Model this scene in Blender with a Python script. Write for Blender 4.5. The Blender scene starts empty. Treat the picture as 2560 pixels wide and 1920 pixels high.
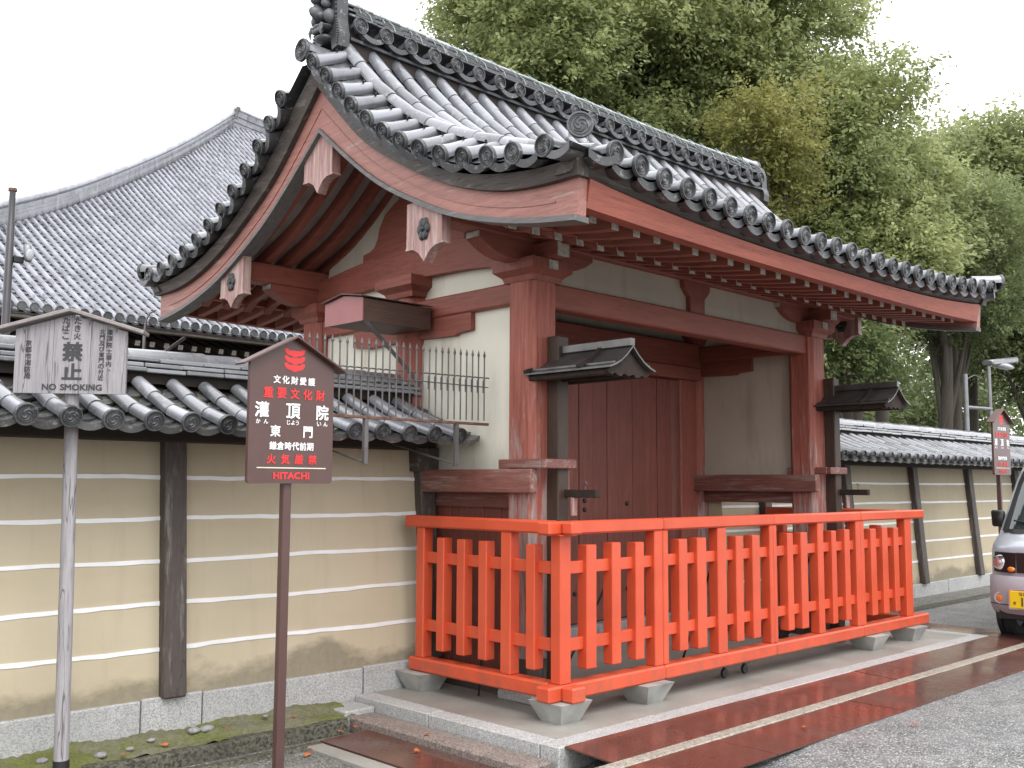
import bpy, math, random
import numpy as np
from mathutils import Matrix, Vector
random.seed(7); rng = np.random.default_rng(11)
scene = bpy.context.scene
# ------------------------------------------------------------------ camera, world, sun, exposure
cd = bpy.data.cameras.new("camera"); cam = bpy.data.objects.new("camera", cd)
scene.collection.objects.link(cam); scene.camera = cam
cd.sensor_width = 36.0; cd.lens = 2524.7 / 2560 * 36; cd.clip_start = .1; cd.clip_end = 2000
YAW, PITCH, ROLL = .7972, .0984, .005
_f = Vector((math.cos(YAW)*math.cos(PITCH), math.sin(YAW)*math.cos(PITCH), math.sin(PITCH)))
_r0 = Vector((math.sin(YAW), -math.cos(YAW), 0)); _u0 = _r0.cross(_f)
_r = _r0*math.cos(ROLL) + _u0*math.sin(ROLL); _u = _u0*math.cos(ROLL) - _r0*math.sin(ROLL)
cam.matrix_world = Matrix(((_r.x, _u.x, -_f.x, -4.733), (_r.y, _u.y, -_f.y, -4.399), (_r.z, _u.z, -_f.z, 1.35), (0, 0, 0, 1)))
W = bpy.data.worlds.new("World"); scene.world = W; W.use_nodes = True
wn = W.node_tree; bg = wn.nodes["Background"]
sk = wn.nodes.new("ShaderNodeTexSky"); sk.sky_type = 'NISHITA'; sk.sun_disc = False
sk.sun_elevation = math.radians(55); sk.sun_rotation = math.radians(200); sk.dust_density = 4
mx = wn.nodes.new("ShaderNodeMix"); mx.data_type = 'RGBA'; mx.inputs[0].default_value = .9
mx.inputs[7].default_value = (14.0, 14.2, 14.6, 1)           # the even white of a rain cloud
wn.links.new(sk.outputs[0], mx.inputs[6]); wn.links.new(mx.outputs[2], bg.inputs[0]); bg.inputs[1].default_value = .1
sd = bpy.data.lights.new("sun", 'SUN'); sd.energy = 1.15; sd.angle = math.radians(40); sd.color = (1, .98, .95)
sun = bpy.data.objects.new("sun", sd); scene.collection.objects.link(sun)
sun.rotation_euler = (math.radians(35), 0, math.radians(-20))
scene.view_settings.view_transform = 'Standard'; scene.view_settings.look = 'None'
scene.view_settings.exposure = 0.84; scene.view_settings.gamma = 1
scene.cycles.use_denoising = True; scene.cycles.max_bounces = 6; scene.cycles.caustics_reflective = False; scene.cycles.caustics_refractive = False

# ------------------------------------------------------------------ materials
class NT:
    def __init__(s, name):
        s.m = bpy.data.materials.new(name); s.m.use_nodes = True; s.t = s.m.node_tree
        s.b = s.t.nodes["Principled BSDF"]; s.out = s.t.nodes["Material Output"]; s._pos = None; s._rnd = None
    def n(s, ty, **k):
        o = s.t.nodes.new("ShaderNode" + ty)
        for a, v in k.items(): setattr(o, a, v)
        return o
    def put(s, sock, v):
        if isinstance(v, bpy.types.NodeSocket): s.t.links.new(v, sock)
        elif isinstance(v, (tuple, list)):
            sock.default_value = (*v, 1) if (len(v) == 3 and sock.type == 'RGBA') else v
        else: sock.default_value = (v, v, v, 1) if sock.type == 'RGBA' else v
    def pos(s, sc=(1, 1, 1)):
        if s._pos is None: s._pos = s.n("NewGeometry").outputs["Position"]
        if sc == (1, 1, 1): return s._pos
        m = s.n("VectorMath", operation='MULTIPLY'); s.put(m.inputs[0], s._pos); m.inputs[1].default_value = sc; return m.outputs[0]
    def rnd(s):
        if s._rnd is None: s._rnd = s.n("ObjectInfo").outputs["Random"]
        return s._rnd
    def noise(s, scale, detail=4, sc=(1, 1, 1), rough=.55, out="Fac", dist=0.):
        o = s.n("TexNoise"); s.put(o.inputs["Vector"], s.pos(sc)); o.inputs["Scale"].default_value = scale
        o.inputs["Detail"].default_value = detail; o.inputs["Roughness"].default_value = rough; o.inputs["Distortion"].default_value = dist; return o.outputs[out]
    def vor(s, scale, out="Distance", sc=(1, 1, 1), feat='F1'):
        o = s.n("TexVoronoi", feature=feat); s.put(o.inputs["Vector"], s.pos(sc)); o.inputs["Scale"].default_value = scale; return o.outputs[out]
    def ramp(s, fac, *st):
        o = s.n("ValToRGB"); s.put(o.inputs[0], fac); e = o.color_ramp.elements
        while len(e) < len(st): e.new(.5)
        for i, (p, c) in enumerate(st):
            e[i].position = p; e[i].color = (*c, 1) if isinstance(c, (tuple, list)) else (c, c, c, 1)
        return o.outputs[0]
    def mix(s, fac, a, b, mode='MIX'):
        o = s.n("Mix", data_type='RGBA', blend_type=mode); s.put(o.inputs[0], fac); s.put(o.inputs[6], a); s.put(o.inputs[7], b); return o.outputs[2]
    def math(s, op, a, b=0., c=None):
        o = s.n("Math", operation=op); s.put(o.inputs[0], a); s.put(o.inputs[1], b)
        if c is not None: s.put(o.inputs[2], c)
        return o.outputs[0]
    def z(s):
        o = s.n("SeparateXYZ"); s.put(o.inputs[0], s.pos()); return o.outputs[2]
    def mrange(s, v, a, b, c=0., d=1.):
        o = s.n("MapRange"); s.put(o.inputs[0], v)
        for i, q in enumerate((a, b, c, d)): o.inputs[i+1].default_value = q
        return o.outputs[0]
    def fin(s, col, rough=.6, bump=None, bs=.3, bd=.01, spec=.5, metal=0., coat=0., coatr=.1, **k):
        s.put(s.b.inputs["Base Color"], col); s.put(s.b.inputs["Roughness"], rough)
        s.b.inputs["Specular IOR Level"].default_value = spec; s.b.inputs["Metallic"].default_value = metal
        if coat: s.put(s.b.inputs["Coat Weight"], coat); s.b.inputs["Coat Roughness"].default_value = coatr
        if bump is not None:
            o = s.n("Bump"); s.put(o.inputs["Height"], bump); o.inputs["Strength"].default_value = bs; o.inputs["Distance"].default_value = bd
            s.put(s.b.inputs["Normal"], o.outputs[0])
        for a, v in k.items(): s.put(s.b.inputs[a], v)
        return s.m
def sc3(c, k): return tuple(min(1, x*k) for x in c)
def wood(name, c, axis='z', peel=0., pc=(.42, .37, .34), rough=.6, var=.25, dark=.6, ck_=.3):
    s = NT(name); a = dict(x=(.6, 9, 9), y=(9, .6, 9), z=(9, 9, .6))[axis]
    g = s.noise(4.0, 6, a, .65); b = s.noise(1.3, 3)
    col = s.ramp(g, (.25, sc3(c, dark)), (.5, c), (.75, sc3(c, 1.3)))
    col = s.mix(s.mrange(b, .3, .7, 0, .5), col, sc3(c, 1-var), 'MIX')
    col = s.mix(s.math('MULTIPLY', s.rnd(), .35), col, sc3(c, .6))
    if peel:
        p = s.noise(3.2, 8, tuple(q*.7 for q in a), .7)
        lo = .72 - .35*peel
        col = s.mix(s.mrange(p, lo, lo+.12), col, s.mix(s.noise(9, 4, a), sc3(pc, .55), sc3(pc, 1.25)))
    fine = s.noise(11, 4, a, .75); col = s.mix(s.mrange(fine, .30, .52, .55, 0), col, sc3(c, .42), 'MIX')
    ck = s.math('ABSOLUTE', s.math('SUBTRACT', s.noise(1.5, 3, tuple(q*.8 for q in a), .6), .5)); crack = s.mrange(ck, .0, .010, 1., 0.)
    col = s.mix(s.math('MULTIPLY', crack, ck_), col, sc3(c, .22))
    return s.fin(col, rough, s.math('SUBTRACT', s.noise(6, 6, a, .7), s.math('MULTIPLY', crack, ck_)), .45, .006)
def plain(name, c, rough=.5, metal=0., var=.15, scale=6., bs=.15, coat=0., spec=.5):
    s = NT(name); n = s.noise(scale, 5)
    return s.fin(s.ramp(n, (.3, sc3(c, 1-var)), (.7, sc3(c, 1+var))), rough, s.noise(60, 3), bs, .002, spec, metal, coat)
MT = {}
RED = (.300, .088, .060)
for ax in 'xyz': MT['red_'+ax] = wood('red_ochre_wood_'+ax, RED, ax)
for ax in 'xyz': MT['dark_'+ax] = wood('weathered_dark_wood_'+ax, (.080, .063, .054), ax, .50, (.21, .185, .165), ck_=.7)
MT['faded'] = wood('faded_red_barge_wood', (.40, .175, .140), 'y', .36, (.50, .38, .34), .55)
MT['fascia'] = wood('red_fascia_wood', (.37, .098, .062), 'x', .1)
MT['pink'] = wood('bleached_pink_wood', (.36, .19, .165), 'z', .75, (.50, .36, .325))
MT['pillar'] = None
def pillar_mat():
    s = NT('red_pillar_wood_worn_at_foot'); a = (9, 9, .6)
    g = s.noise(4, 6, a, .65); c = RED
    col = s.ramp(g, (.25, sc3(c, .6)), (.5, c), (.75, sc3(c, 1.35)))
    p = s.noise(3.4, 8, (7, 7, .8), .7)
    h = s.mrange(s.z(), 2.3, .9, 0, 1)
    fac = s.mrange(s.math('ADD', p, s.math('MULTIPLY', h, .22)), .62, .74)
    col = s.mix(fac, col, s.mix(s.noise(8, 5, a), (.16, .11, .10), (.46, .36, .34)))
    crack = s.mrange(s.noise(2.2, 3, (5, 5, .25)), .49, .505, 1, 0)
    return s.fin(col, .65, s.math('ADD', g, crack), .5, .008)
MT['pillar'] = pillar_mat()
MT['door'] = wood('door_plank_red', (.225, .068, .049), 'z', .05, var=.3)
MT['white_end'] = plain('white_painted_end_grain', (.46, .43, .38), .8, var=.35, scale=25)
MT['soffit'] = plain('grey_white_soffit_boards', (.34, .31, .28), .8, var=.25, scale=5)
MT['kerbstrip'] = wood('grey_weathered_moulding', (.16, .15, .145), 'y', .4, (.33, .31, .29))
def plaster(name, c, stain=(.40, .36, .30), amt=.35):
    s = NT(name); n = s.noise(1.6, 6, rough=.6); st = s.noise(2.2, 5, (3, 3, .5))
    col = s.ramp(n, (.3, sc3(c, .86)), (.65, c)); col = s.mix(s.mrange(st, .52, .72, 0, amt), col, stain)
    return s.fin(col, .85, s.noise(40, 4), .15, .003)
MT['plaster'] = plaster('cream_plaster', (.78, .745, .63), (.46, .41, .32), .55)
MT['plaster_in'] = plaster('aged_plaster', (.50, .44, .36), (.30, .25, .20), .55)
def tile_mat(name, c, moss=0., gloss=.34, coat=.8, cell=0.):
    s = NT(name); n = s.noise(5, 6, rough=.65); sp = s.noise(17, 4, (1, 1, 1), .7)
    v = s.mix(s.rnd(), sc3(c, .50), sc3(c, 1.75))
    if cell:
        o = s.n("SeparateColor"); s.put(o.inputs[0], s.vor(cell, "Color", (1.4, 1, .6))); v = s.mix(o.outputs[0], sc3(c, .45), sc3(c, 1.6))
    col = s.mix(s.mrange(n, .35, .7, 0, .55), v, sc3(c, 1.7))
    col = s.mix(s.mrange(sp, .57, .68, 0, .6), col, (.36, .36, .355))
    rough = s.mrange(n, .3, .7, gloss-.08, gloss+.14)
    if moss:
        m = s.mrange(s.noise(9, 6, rough=.75), .56, .66, 0, moss); col = s.mix(m, col, s.mix(s.noise(45, 3), (.07, .09, .03), (.32, .36, .20)))
        rough = s.mix(m, rough, .9)
    return s.fin(col, rough, s.noise(30, 5), .12, .004, .6, coat=coat, coatr=.16)
MT['tile'] = tile_mat('wet_grey_roof_tile', (.145, .150, .165), gloss=.30)
MT['disc'] = tile_mat('shaded_eave_disc_tile', (.040, .041, .044), gloss=.55, coat=.25)  # darker than the slope tiles: shade of upright faces put into the colour
MT['pan'] = tile_mat('pan_tile_with_lichen', (.055, .058, .062), .35, .42)
MT['wtile'] = tile_mat('wall_roof_tile', (.135, .138, .148), .1, .30)
MT['wpan'] = tile_mat('mossy_wall_pan_tile', (.055, .056, .056), .85, .42)
MT['htile'] = tile_mat('hall_roof_tile', (.150, .155, .18), gloss=.42, cell=2.6)
MT['hpan'] = tile_mat('hall_pan_tile', (.125, .128, .145), gloss=.45, coat=.5, cell=3.4)
def verm():
    s = NT('vermilion_paint'); n = s.noise(3, 5); c = (.59, .077, .028)
    col = s.ramp(n, (.25, sc3(c, .82)), (.5, c), (.8, (.64, .098, .040)))
    col = s.mix(s.mrange(s.noise(1.1, 4), .42, .68, 0, .3), col, (.62, .11, .052))
    col = s.mix(s.mrange(s.noise(26, 5, rough=.7), .66, .72, 0, .5), col, (.30, .045, .03)); col = s.mix(s.mrange(s.noise(7, 8, rough=.8), .66, .71, 0, .55), col, (.26, .075, .055))
    col = s.mix(s.math('MULTIPLY', s.rnd(), .16), col, (.42, .055, .025)); col = s.mix(s.math('MULTIPLY', s.mrange(s.z(), .25, -.02, 0, 1), s.mrange(s.noise(9, 6, rough=.7), .42, .62, 0, .55)), col, (.22, .085, .055))
    return s.fin(col, .42, s.noise(18, 4, (1, 1, .35)), .22, .004, .5)
MT['verm'] = verm()
def earth():
    s = NT('ochre_earthen_plaster'); n = s.noise(.9, 6, (.5, 1, 1.2), .6); c = (.47, .405, .29)
    col = s.ramp(n, (.28, (.40, .335, .23)), (.5, c), (.72, (.52, .45, .33)))
    col = s.mix(s.mrange(s.noise(2.4, 5, (.6, 1, 1)), .55, .75, 0, .35), col, (.44, .40, .25))
    z = s.z(); w = s.noise(1.7, 6, (.8, 1, 1.4), .65)
    lowz = s.math('ADD', s.mrange(z, .05, .36, .38, -.12), w)
    col = s.mix(s.mrange(lowz, .62, .78, 0, .75), col, s.mix(s.noise(22, 5, rough=.75), (.085, .078, .056), (.27, .235, .165)))
    drip = s.noise(3.2, 5, (3.2, 3.2, .22), .6); col = s.mix(s.mrange(drip, .52, .74, 0, .30), col, (.34, .29, .20))
    sp_ = s.mrange(s.noise(55, 3, rough=.8), .68, .74, 0, .4); col = s.mix(sp_, col, (.24, .20, .14))
    return s.fin(col, .85, s.noise(28, 6, rough=.7), .30, .006, .25)
MT['earth'] = earth(); MT['lime'] = plain('white_lime_line', (.80, .80, .80), .7, var=.06)
def granite(name, c, spd=.5, sc=160):
    s = NT(name); v = s.vor(sc, "Color"); o = s.n("SeparateColor"); s.put(o.inputs[0], v); big = s.noise(2.3, 6, rough=.7)
    col = s.ramp(o.outputs[0], (0., sc3(c, 1-spd)), (.5, c), (1., sc3(c, 1+spd*.7)))
    col = s.mix(s.mrange(big, .35, .7, .45, 0), col, sc3(c, .55)); col = s.mix(s.math('MULTIPLY', s.rnd(), .3), col, sc3(c, .65))
    return s.fin(col, .7, s.noise(70, 5), .3, .004, .4)
MT['granite'] = granite('grey_granite', (.44, .44, .43)); MT['kerbagg'] = granite('exposed_aggregate', (.25, .205, .18), .7, 110)
def conc():
    s = NT('damp_concrete'); n = s.noise(1.1, 7, rough=.65); f = s.noise(35, 4)
    col = s.ramp(n, (.3, (.215, .205, .185)), (.7, (.335, .32, .29))); col = s.mix(s.mrange(f, .3, .7, .2, 0), col, (.13, .125, .115))
    return s.fin(col, s.mrange(n, .3, .7, .35, .6), f, .15, .003, .5)
MT['conc'] = conc()
MT['foot'] = plain('grey_concrete_foot', (.30, .30, .28), .8, var=.3, scale=5)
MT['tanagg'] = granite('tan_aggregate_concrete', (.34, .305, .255), .55, 90)
def asphalt(name, lo, hi, sc=130):
    s = NT(name); v = s.vor(sc, "Color"); o = s.n("SeparateColor"); s.put(o.inputs[0], v); d = s.vor(sc, "Distance")
    big = s.noise(.7, 5); m2 = s.noise(5, 5)
    col = s.ramp(o.outputs[0], (0., lo), (.45, tuple(.5*(a+b) for a, b in zip(lo, hi))), (.8, hi), (1., (.62, .60, .55)))
    col = s.mix(s.mrange(d, .25, .6, 0, .7), col, sc3(lo, .45)); col = s.mix(s.mrange(big, .35, .7, 0, .35), col, sc3(lo, 1.2)); col = s.mix(s.mrange(m2, .4, .7, 0, .25), col, sc3(hi, 1.1))
    return s.fin(col, s.mrange(big, .3, .7, .35, .7), s.math('SUBTRACT', 1., d), .6, .008, .5)
MT['asphalt'] = asphalt('wet_pebbly_asphalt', (.105, .11, .115), (.37, .37, .36), 78)
MT['gravel'] = asphalt('exposed_gravel_road', (.085, .085, .08), (.32, .31, .28), 80)
def rust():
    s = NT('wet_rust_red_checker_plate'); n = s.noise(2.2, 6, rough=.65); o = s.n("SeparateXYZ"); s.put(o.inputs[0], s.pos())
    col = s.ramp(n, (.3, (.070, .026, .018)), (.55, (.098, .030, .020)), (.8, (.13, .050, .036)))
    col = s.mix(s.mrange(s.noise(30, 5, rough=.8), .58, .68, 0, .7), col, (.045, .02, .015)); col = s.mix(s.mrange(s.noise(.9, 5, (1, 1, 1), .65), .45, .7, 0, .5), col, (.095, .060, .050))
    col = s.mix(s.mrange(s.vor(26), .0, .09, .8, 0), col, (.40, .37, .34))
    sx = s.math('SINE', s.math('MULTIPLY', s.math('ADD', o.outputs[0], o.outputs[1]), 190.)); sy = s.math('SINE', s.math('MULTIPLY', s.math('SUBTRACT', o.outputs[0], o.outputs[1]), 190.))
    st = s.math('MAXIMUM', s.math('MULTIPLY', sx, sy), 0.)
    return s.fin(col, s.mrange(n, .35, .7, .22, .55), st, .7, .006, .5, coat=s.mrange(s.noise(1.4, 4), .40, .62, .05, .9), coatr=.10)
MT['rust'] = rust()
def moss():
    s = NT('moss_and_grit'); n = s.noise(2.6, 6, rough=.7); f = s.noise(40, 5, rough=.75)
    col = s.ramp(n, (.30, (.26, .245, .195)), (.46, (.21, .20, .12)), (.58, (.175, .195, .045)), (.78, (.34, .35, .15)))
    col = s.mix(s.mrange(f, .35, .7, .6, 0), col, (.06, .07, .025)); col = s.mix(s.mrange(s.vor(60), .0, .18, .6, 0), col, (.36, .34, .30))
    return s.fin(col, .85, f, .8, .02, .3)
MT['moss'] = moss(); MT['mosskerb'] = granite('mossy_concrete_kerb', (.085, .082, .060), .9, 70)
MT['iron'] = plain('grey_painted_iron', (.115, .105, .105), .5, .3, .3)
MT['rustiron'] = plain('rusty_iron', (.16, .085, .06), .75, .2, .5, 30)
MT['black'] = plain('black_metal', (.015, .015, .016), .45)
MT['dshade'] = plain('dark_timber_and_shade', (.030, .022, .018), .8)
MT['copper'] = plain('dark_copper_sheet', (.115, .110, .105), .34, .6, .3, 8)
MT['browns'] = plain('brown_sign_enamel', (.090, .046, .040), .38, var=.08)
MT['redlet'] = plain('red_lettering', (.72, .035, .035), .5, var=.05); MT['whitelet'] = plain('white_lettering', (.85, .85, .85), .5, var=.03)
MT['blacklet'] = plain('black_ink_lettering', (.040, .038, .042), .7, var=.1); MT['creamlet'] = plain('cream_line', (.70, .66, .52), .5)
MT['greywood'] = wood('silver_weathered_wood', (.35, .33, .34), 'z', .25, (.54, .50, .47), .75, .2, .62, .9)
MT['greyroof'] = wood('weathered_sign_roof', (.33, .29, .28), 'x', .2, (.50, .45, .42), .75)
MT['boxpink'] = plain('dull_red_painted_sheet', (.26, .085, .085), .5, var=.12); MT['boxdark'] = wood('dark_box_board', (.105, .058, .045), 'x', .15, (.17, .13, .11))
MT['bark'] = wood('tree_bark', (.085, .070, .055), 'z', .3, (.16, .14, .11), .9)
MT['metalgrey'] = plain('galvanised_grey', (.22, .22, .225), .4, .6); MT['lens'] = plain('lamp_lens', (.36, .39, .40), .15, var=.05)
MT['darkpole'] = plain('dark_brown_pole', (.045, .042, .045), .35, .3)
MT['stonepeb'] = granite('river_pebble', (.30, .295, .30), .3, 40); MT['leaffall'] = plain('fallen_leaf', (.42, .11, .03), .7, var=.5, scale=14)
MT['wire'] = plain('pale_tie_wire', (.32, .42, .38), .5)

# ------------------------------------------------------------------ mesh builder
class MB:
    def __init__(s): s.v = []; s.f = []
    def add(s, vs, fs):
        o = len(s.v); s.v += [tuple(p) for p in vs]; s.f += [tuple(i+o for i in q) for q in fs]; return s
    def hull(s, vs, fs):
        c = Vector((0, 0, 0)); V = [Vector(p) for p in vs]
        for p in V: c += p
        c /= len(V); out = []
        for q in fs:
            n = (V[q[1]]-V[q[0]]).cross(V[q[2]]-V[q[0]]); m = sum((V[i] for i in q), Vector())/len(q)
            out.append(q if n.dot(m-c) >= 0 else q[::-1])
        return s.add(vs, out)
    def obox(s, c, ax, h, b=.004):
        b = min(b, .45*min(h)); c = Vector(c); ax = [Vector(a) for a in ax]; vs = []; idx = {}
        for sx in (-1, 1):
            for sy in (-1, 1):
                for sz in (-1, 1):
                    sg = (sx, sy, sz); ids = []
                    for k in range(3):
                        p = [sg[i]*(h[i]-(0 if i == k else b)) for i in range(3)]
                        ids.append(len(vs)); vs.append(c+ax[0]*p[0]+ax[1]*p[1]+ax[2]*p[2])
                    idx[sg] = ids
        fs = []
        for k in range(3):
            a, d = [i for i in range(3) if i != k]
            for sg in (-1, 1):
                q = []
                for (p, r) in ((-1, -1), (1, -1), (1, 1), (-1, 1)):
                    t = [0, 0, 0]; t[k] = sg; t[a] = p; t[d] = r; q.append(idx[tuple(t)][k])
                fs.append(tuple(q))
            for p in (-1, 1):
                for r in (-1, 1):
                    t0 = [0, 0, 0]; t1 = [0, 0, 0]; t0[k] = -1; t1[k] = 1
                    for t in (t0, t1): t[a] = p; t[d] = r
                    fs.append((idx[tuple(t0)][a], idx[tuple(t1)][a], idx[tuple(t1)][d], idx[tuple(t0)][d]))
        for sg in idx: fs.append(tuple(idx[sg]))
        return s.hull(vs, fs)
    def box(s, x0, x1, y0, y1, z0, z1, b=.004):
        return s.obox(((x0+x1)/2, (y0+y1)/2, (z0+z1)/2), ((1, 0, 0), (0, 1, 0), (0, 0, 1)), (abs(x1-x0)/2, abs(y1-y0)/2, abs(z1-z0)/2), b)
    def bar(s, a, b, w, h, up=(0, 0, 1), bev=.003):
        a = Vector(a); b = Vector(b); d = (b-a); L = d.length; d.normalize(); up = Vector(up)
        sx = d.cross(up).normalized(); u = sx.cross(d)
        return s.obox((a+b)/2, (sx, d, u), (w/2, L/2, h/2), bev)
    def strip(s, A, B, off):
        """solid between curve A and curve B, extruded by off"""
        n = len(A); off = Vector(off); A = [Vector(p) for p in A]; B = [Vector(p) for p in B]
        vs = A + B + [p+off for p in A] + [p+off for p in B]; fs = []
        for i in range(n-1):
            fs += [(i, i+1, n+i+1, n+i), (2*n+i, 3*n+i, 3*n+i+1, 2*n+i+1), (i, 2*n+i, 2*n+i+1, i+1), (n+i, n+i+1, 3*n+i+1, 3*n+i)]
        fs += [(0, n, 3*n, 2*n), (n-1, 3*n-1, 4*n-1, 2*n-1)]
        fs[-1] = (n-1, 2*n+n-1, 3*n+n-1, n+n-1)
        return s.add(vs, fs)
    def prism(s, poly, a, b):
        """poly: list of 3D points, extruded by vector (b) from (a offset)"""
        n = len(poly); a = Vector(a); b = Vector(b); P = [Vector(p)+a for p in poly]; vs = P+[p+b for p in P]
        fs = [tuple(range(n))[::-1], tuple(range(n, 2*n))] + [(i, (i+1) % n, n+(i+1) % n, n+i) for i in range(n)]
        return s.add(vs, fs)
    def tube(s, pts, rad, n=10, cap=True):
        pts = [Vector(p) for p in pts]; rad = rad if isinstance(rad, (list, tuple)) else [rad]*len(pts); vs = []; fs = []
        for i, p in enumerate(pts):
            d = (pts[min(i+1, len(pts)-1)]-pts[max(i-1, 0)]).normalized()
            u = d.orthogonal().normalized() if i == 0 else (u-d*u.dot(d)).normalized()
            w = d.cross(u)
            for k in range(n):
                a = 2*math.pi*k/n; vs.append(p+(u*math.cos(a)+w*math.sin(a))*rad[i])
        for i in range(len(pts)-1):
            for k in range(n): fs.append((i*n+k, i*n+(k+1) % n, (i+1)*n+(k+1) % n, (i+1)*n+k))
        if cap: fs += [tuple(range(n))[::-1], tuple(range((len(pts)-1)*n, len(pts)*n))]
        return s.add(vs, fs)
    def ell(s, c, r, n=10, m=7, ax=None):
        ax = ax or ((1, 0, 0), (0, 1, 0), (0, 0, 1)); ax = [Vector(a) for a in ax]; c = Vector(c); vs = []; fs = []
        for i in range(m+1):
            t = math.pi*i/m
            for k in range(n):
                a = 2*math.pi*k/n; vs.append(c+ax[0]*(r[0]*math.sin(t)*math.cos(a))+ax[1]*(r[1]*math.sin(t)*math.sin(a))+ax[2]*(r[2]*math.cos(t)))
        for i in range(m):
            for k in range(n): fs.append((i*n+k, (i+1)*n+k, (i+1)*n+(k+1) % n, i*n+(k+1) % n))
        return s.add(vs, fs)
    def grid(s, P):
        """P[i][j] points -> quads"""
        n = len(P); m = len(P[0]); return s.add([p for r in P for p in r], [(i*m+j, i*m+j+1, (i+1)*m+j+1, (i+1)*m+j) for i in range(n-1) for j in range(m-1)])
    def mesh(s, name, mat, off=(0, 0, 0), smooth=None):
        me = bpy.data.meshes.new(name); o = Vector(off)
        me.from_pydata([(p[0]-o.x, p[1]-o.y, p[2]-o.z) for p in s.v], [], s.f); 
        if mat: me.materials.append(MT[mat] if isinstance(mat, str) else mat)
        if smooth is not None:
            me.polygons.foreach_set("use_smooth", [True]*len(me.polygons)); me.set_sharp_from_angle(angle=math.radians(smooth))
        return me
COL = scene.collection
def link(o, parent=None):
    COL.objects.link(o)
    if parent: o.parent = parent
    return o
def tag(o, label=None, cat=None, group=None, kind=None):
    for k, v in (('label', label), ('category', cat), ('group', group), ('kind', kind)):
        if v: o[k] = v
    return o
def thing(name, label, cat, loc=(0, 0, 0), group=None, rz=0.):
    o = bpy.data.objects.new(name, None); o.location = loc; o.rotation_euler = (0, 0, rz); o.empty_display_size = .2
    return tag(link(o), label, cat, group)
def rootloc(o):
    while o.parent: o = o.parent
    return Vector(o.location)
def part(parent, name, mb, mat, smooth=None, label=None, kind=None):
    """mesh given in world coordinates, parented (parents carry no rotation)"""
    o = bpy.data.objects.new(name, mb.mesh(name, mat, rootloc(parent), smooth)); link(o, parent); return tag(o, label, None, None, kind)
def local(parent, name, mb, mat, smooth=None, kind=None):
    o = bpy.data.objects.new(name, mb.mesh(name, mat, (0, 0, 0), smooth)); link(o, parent); return tag(o, None, None, None, kind)
def inst(parent, name, me, loc, X=(1, 0, 0), Y=(0, 1, 0), Z=(0, 0, 1), sc=(1, 1, 1)):
    o = bpy.data.objects.new(name, me); l = Vector(loc)-rootloc(parent); X = Vector(X)*sc[0]; Y = Vector(Y)*sc[1]; Z = Vector(Z)*sc[2]
    o.matrix_local = Matrix(((X.x, Y.x, Z.x, l.x), (X.y, Y.y, Z.y, l.y), (X.z, Y.z, Z.z, l.z), (0, 0, 0, 1))); return link(o, parent)
def solo(name, mb, mat, label, cat, group=None, loc=(0, 0, 0), smooth=None):
    o = bpy.data.objects.new(name, mb.mesh(name, mat, loc, smooth)); o.location = loc; return tag(link(o), label, cat, group)
def struct(name, mb, mat, smooth=None, kind='structure'):
    return tag(link(bpy.data.objects.new(name, mb.mesh(name, mat, (0, 0, 0), smooth))), kind=kind)
def spline(xs, ys):
    """natural cubic spline"""
    xs = np.array(xs, float); ys = np.array(ys, float); n = len(xs); h = np.diff(xs); A = np.eye(n); b = np.zeros(n)
    for i in range(1, n-1): A[i, i-1:i+2] = h[i-1], 2*(h[i-1]+h[i]), h[i]; b[i] = 6*((ys[i+1]-ys[i])/h[i]-(ys[i]-ys[i-1])/h[i-1])
    m = np.linalg.solve(A, b)
    def f(x):
        x = np.clip(x, xs[0], xs[-1]); i = int(min(np.searchsorted(xs, x, 'right')-1, n-2)); t = x-xs[i]; u = xs[i+1]-x; H = h[i]
        return float(m[i]*u**3/(6*H)+m[i+1]*t**3/(6*H)+(ys[i]/H-m[i]*H/6)*u+(ys[i+1]/H-m[i+1]*H/6)*t)
    return f
def lerp(a, b, t): return a+(b-a)*t

# ------------------------------------------------------------------ shared tile meshes (local: X across, Y downhill, Z up)
def round_tile(L, r0, r1, n=10, name='round_tile', mat='tile'):
    mb = MB(); vs = []
    prof = [(0, r0), (.012, r0), (L-.012, r1), (L, r1*.97)]
    for (y, r) in prof:
        for k in range(n+1):
            a = math.pi*(-.06+1.12*k/n); vs.append((r*math.cos(a), y, r*math.sin(a)))
    fs = []
    for i in range(3):
        for k in range(n): fs.append((i*(n+1)+k, i*(n+1)+k+1, (i+1)*(n+1)+k+1, (i+1)*(n+1)+k))
    fs.append(tuple(range(3*(n+1), 4*(n+1))))
    mb.add(vs, fs); return mb.mesh(name, mat, smooth=40)
def lathe_y(mb, prof, n, y0):
    vs = []; fs = []
    for (r, y) in prof:
        for k in range(n):
            a = 2*math.pi*k/n; vs.append((r*math.cos(a), y0+y, r*math.sin(a)))
    for i in range(len(prof)-1):
        for k in range(n): fs.append((i*n+k, i*n+(k+1) % n, (i+1)*n+(k+1) % n, (i+1)*n+k))
    fs.append(tuple(range((len(prof)-1)*n, len(prof)*n))); mb.add(vs, fs)
def tomoe(mb, R, y0, sgn=1, n=9):
    for j in range(3):
        a0 = j*2*math.pi/3; ring = []
        for i in range(n+1):
            t = i/n; a = a0+sgn*t*3.6; rad = R*(.16+.46*t**.8); w = R*(.15*(1-t)+.02)
            if i == 0: w *= .55
            d = (math.cos(a), math.sin(a)); ring.append([(d[0]*(rad-w), y0+.001, d[1]*(rad-w)), (d[0]*rad, y0+R*.10, d[1]*rad), (d[0]*(rad+w), y0+.001, d[1]*(rad+w))])
        mb.grid(ring)
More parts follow.
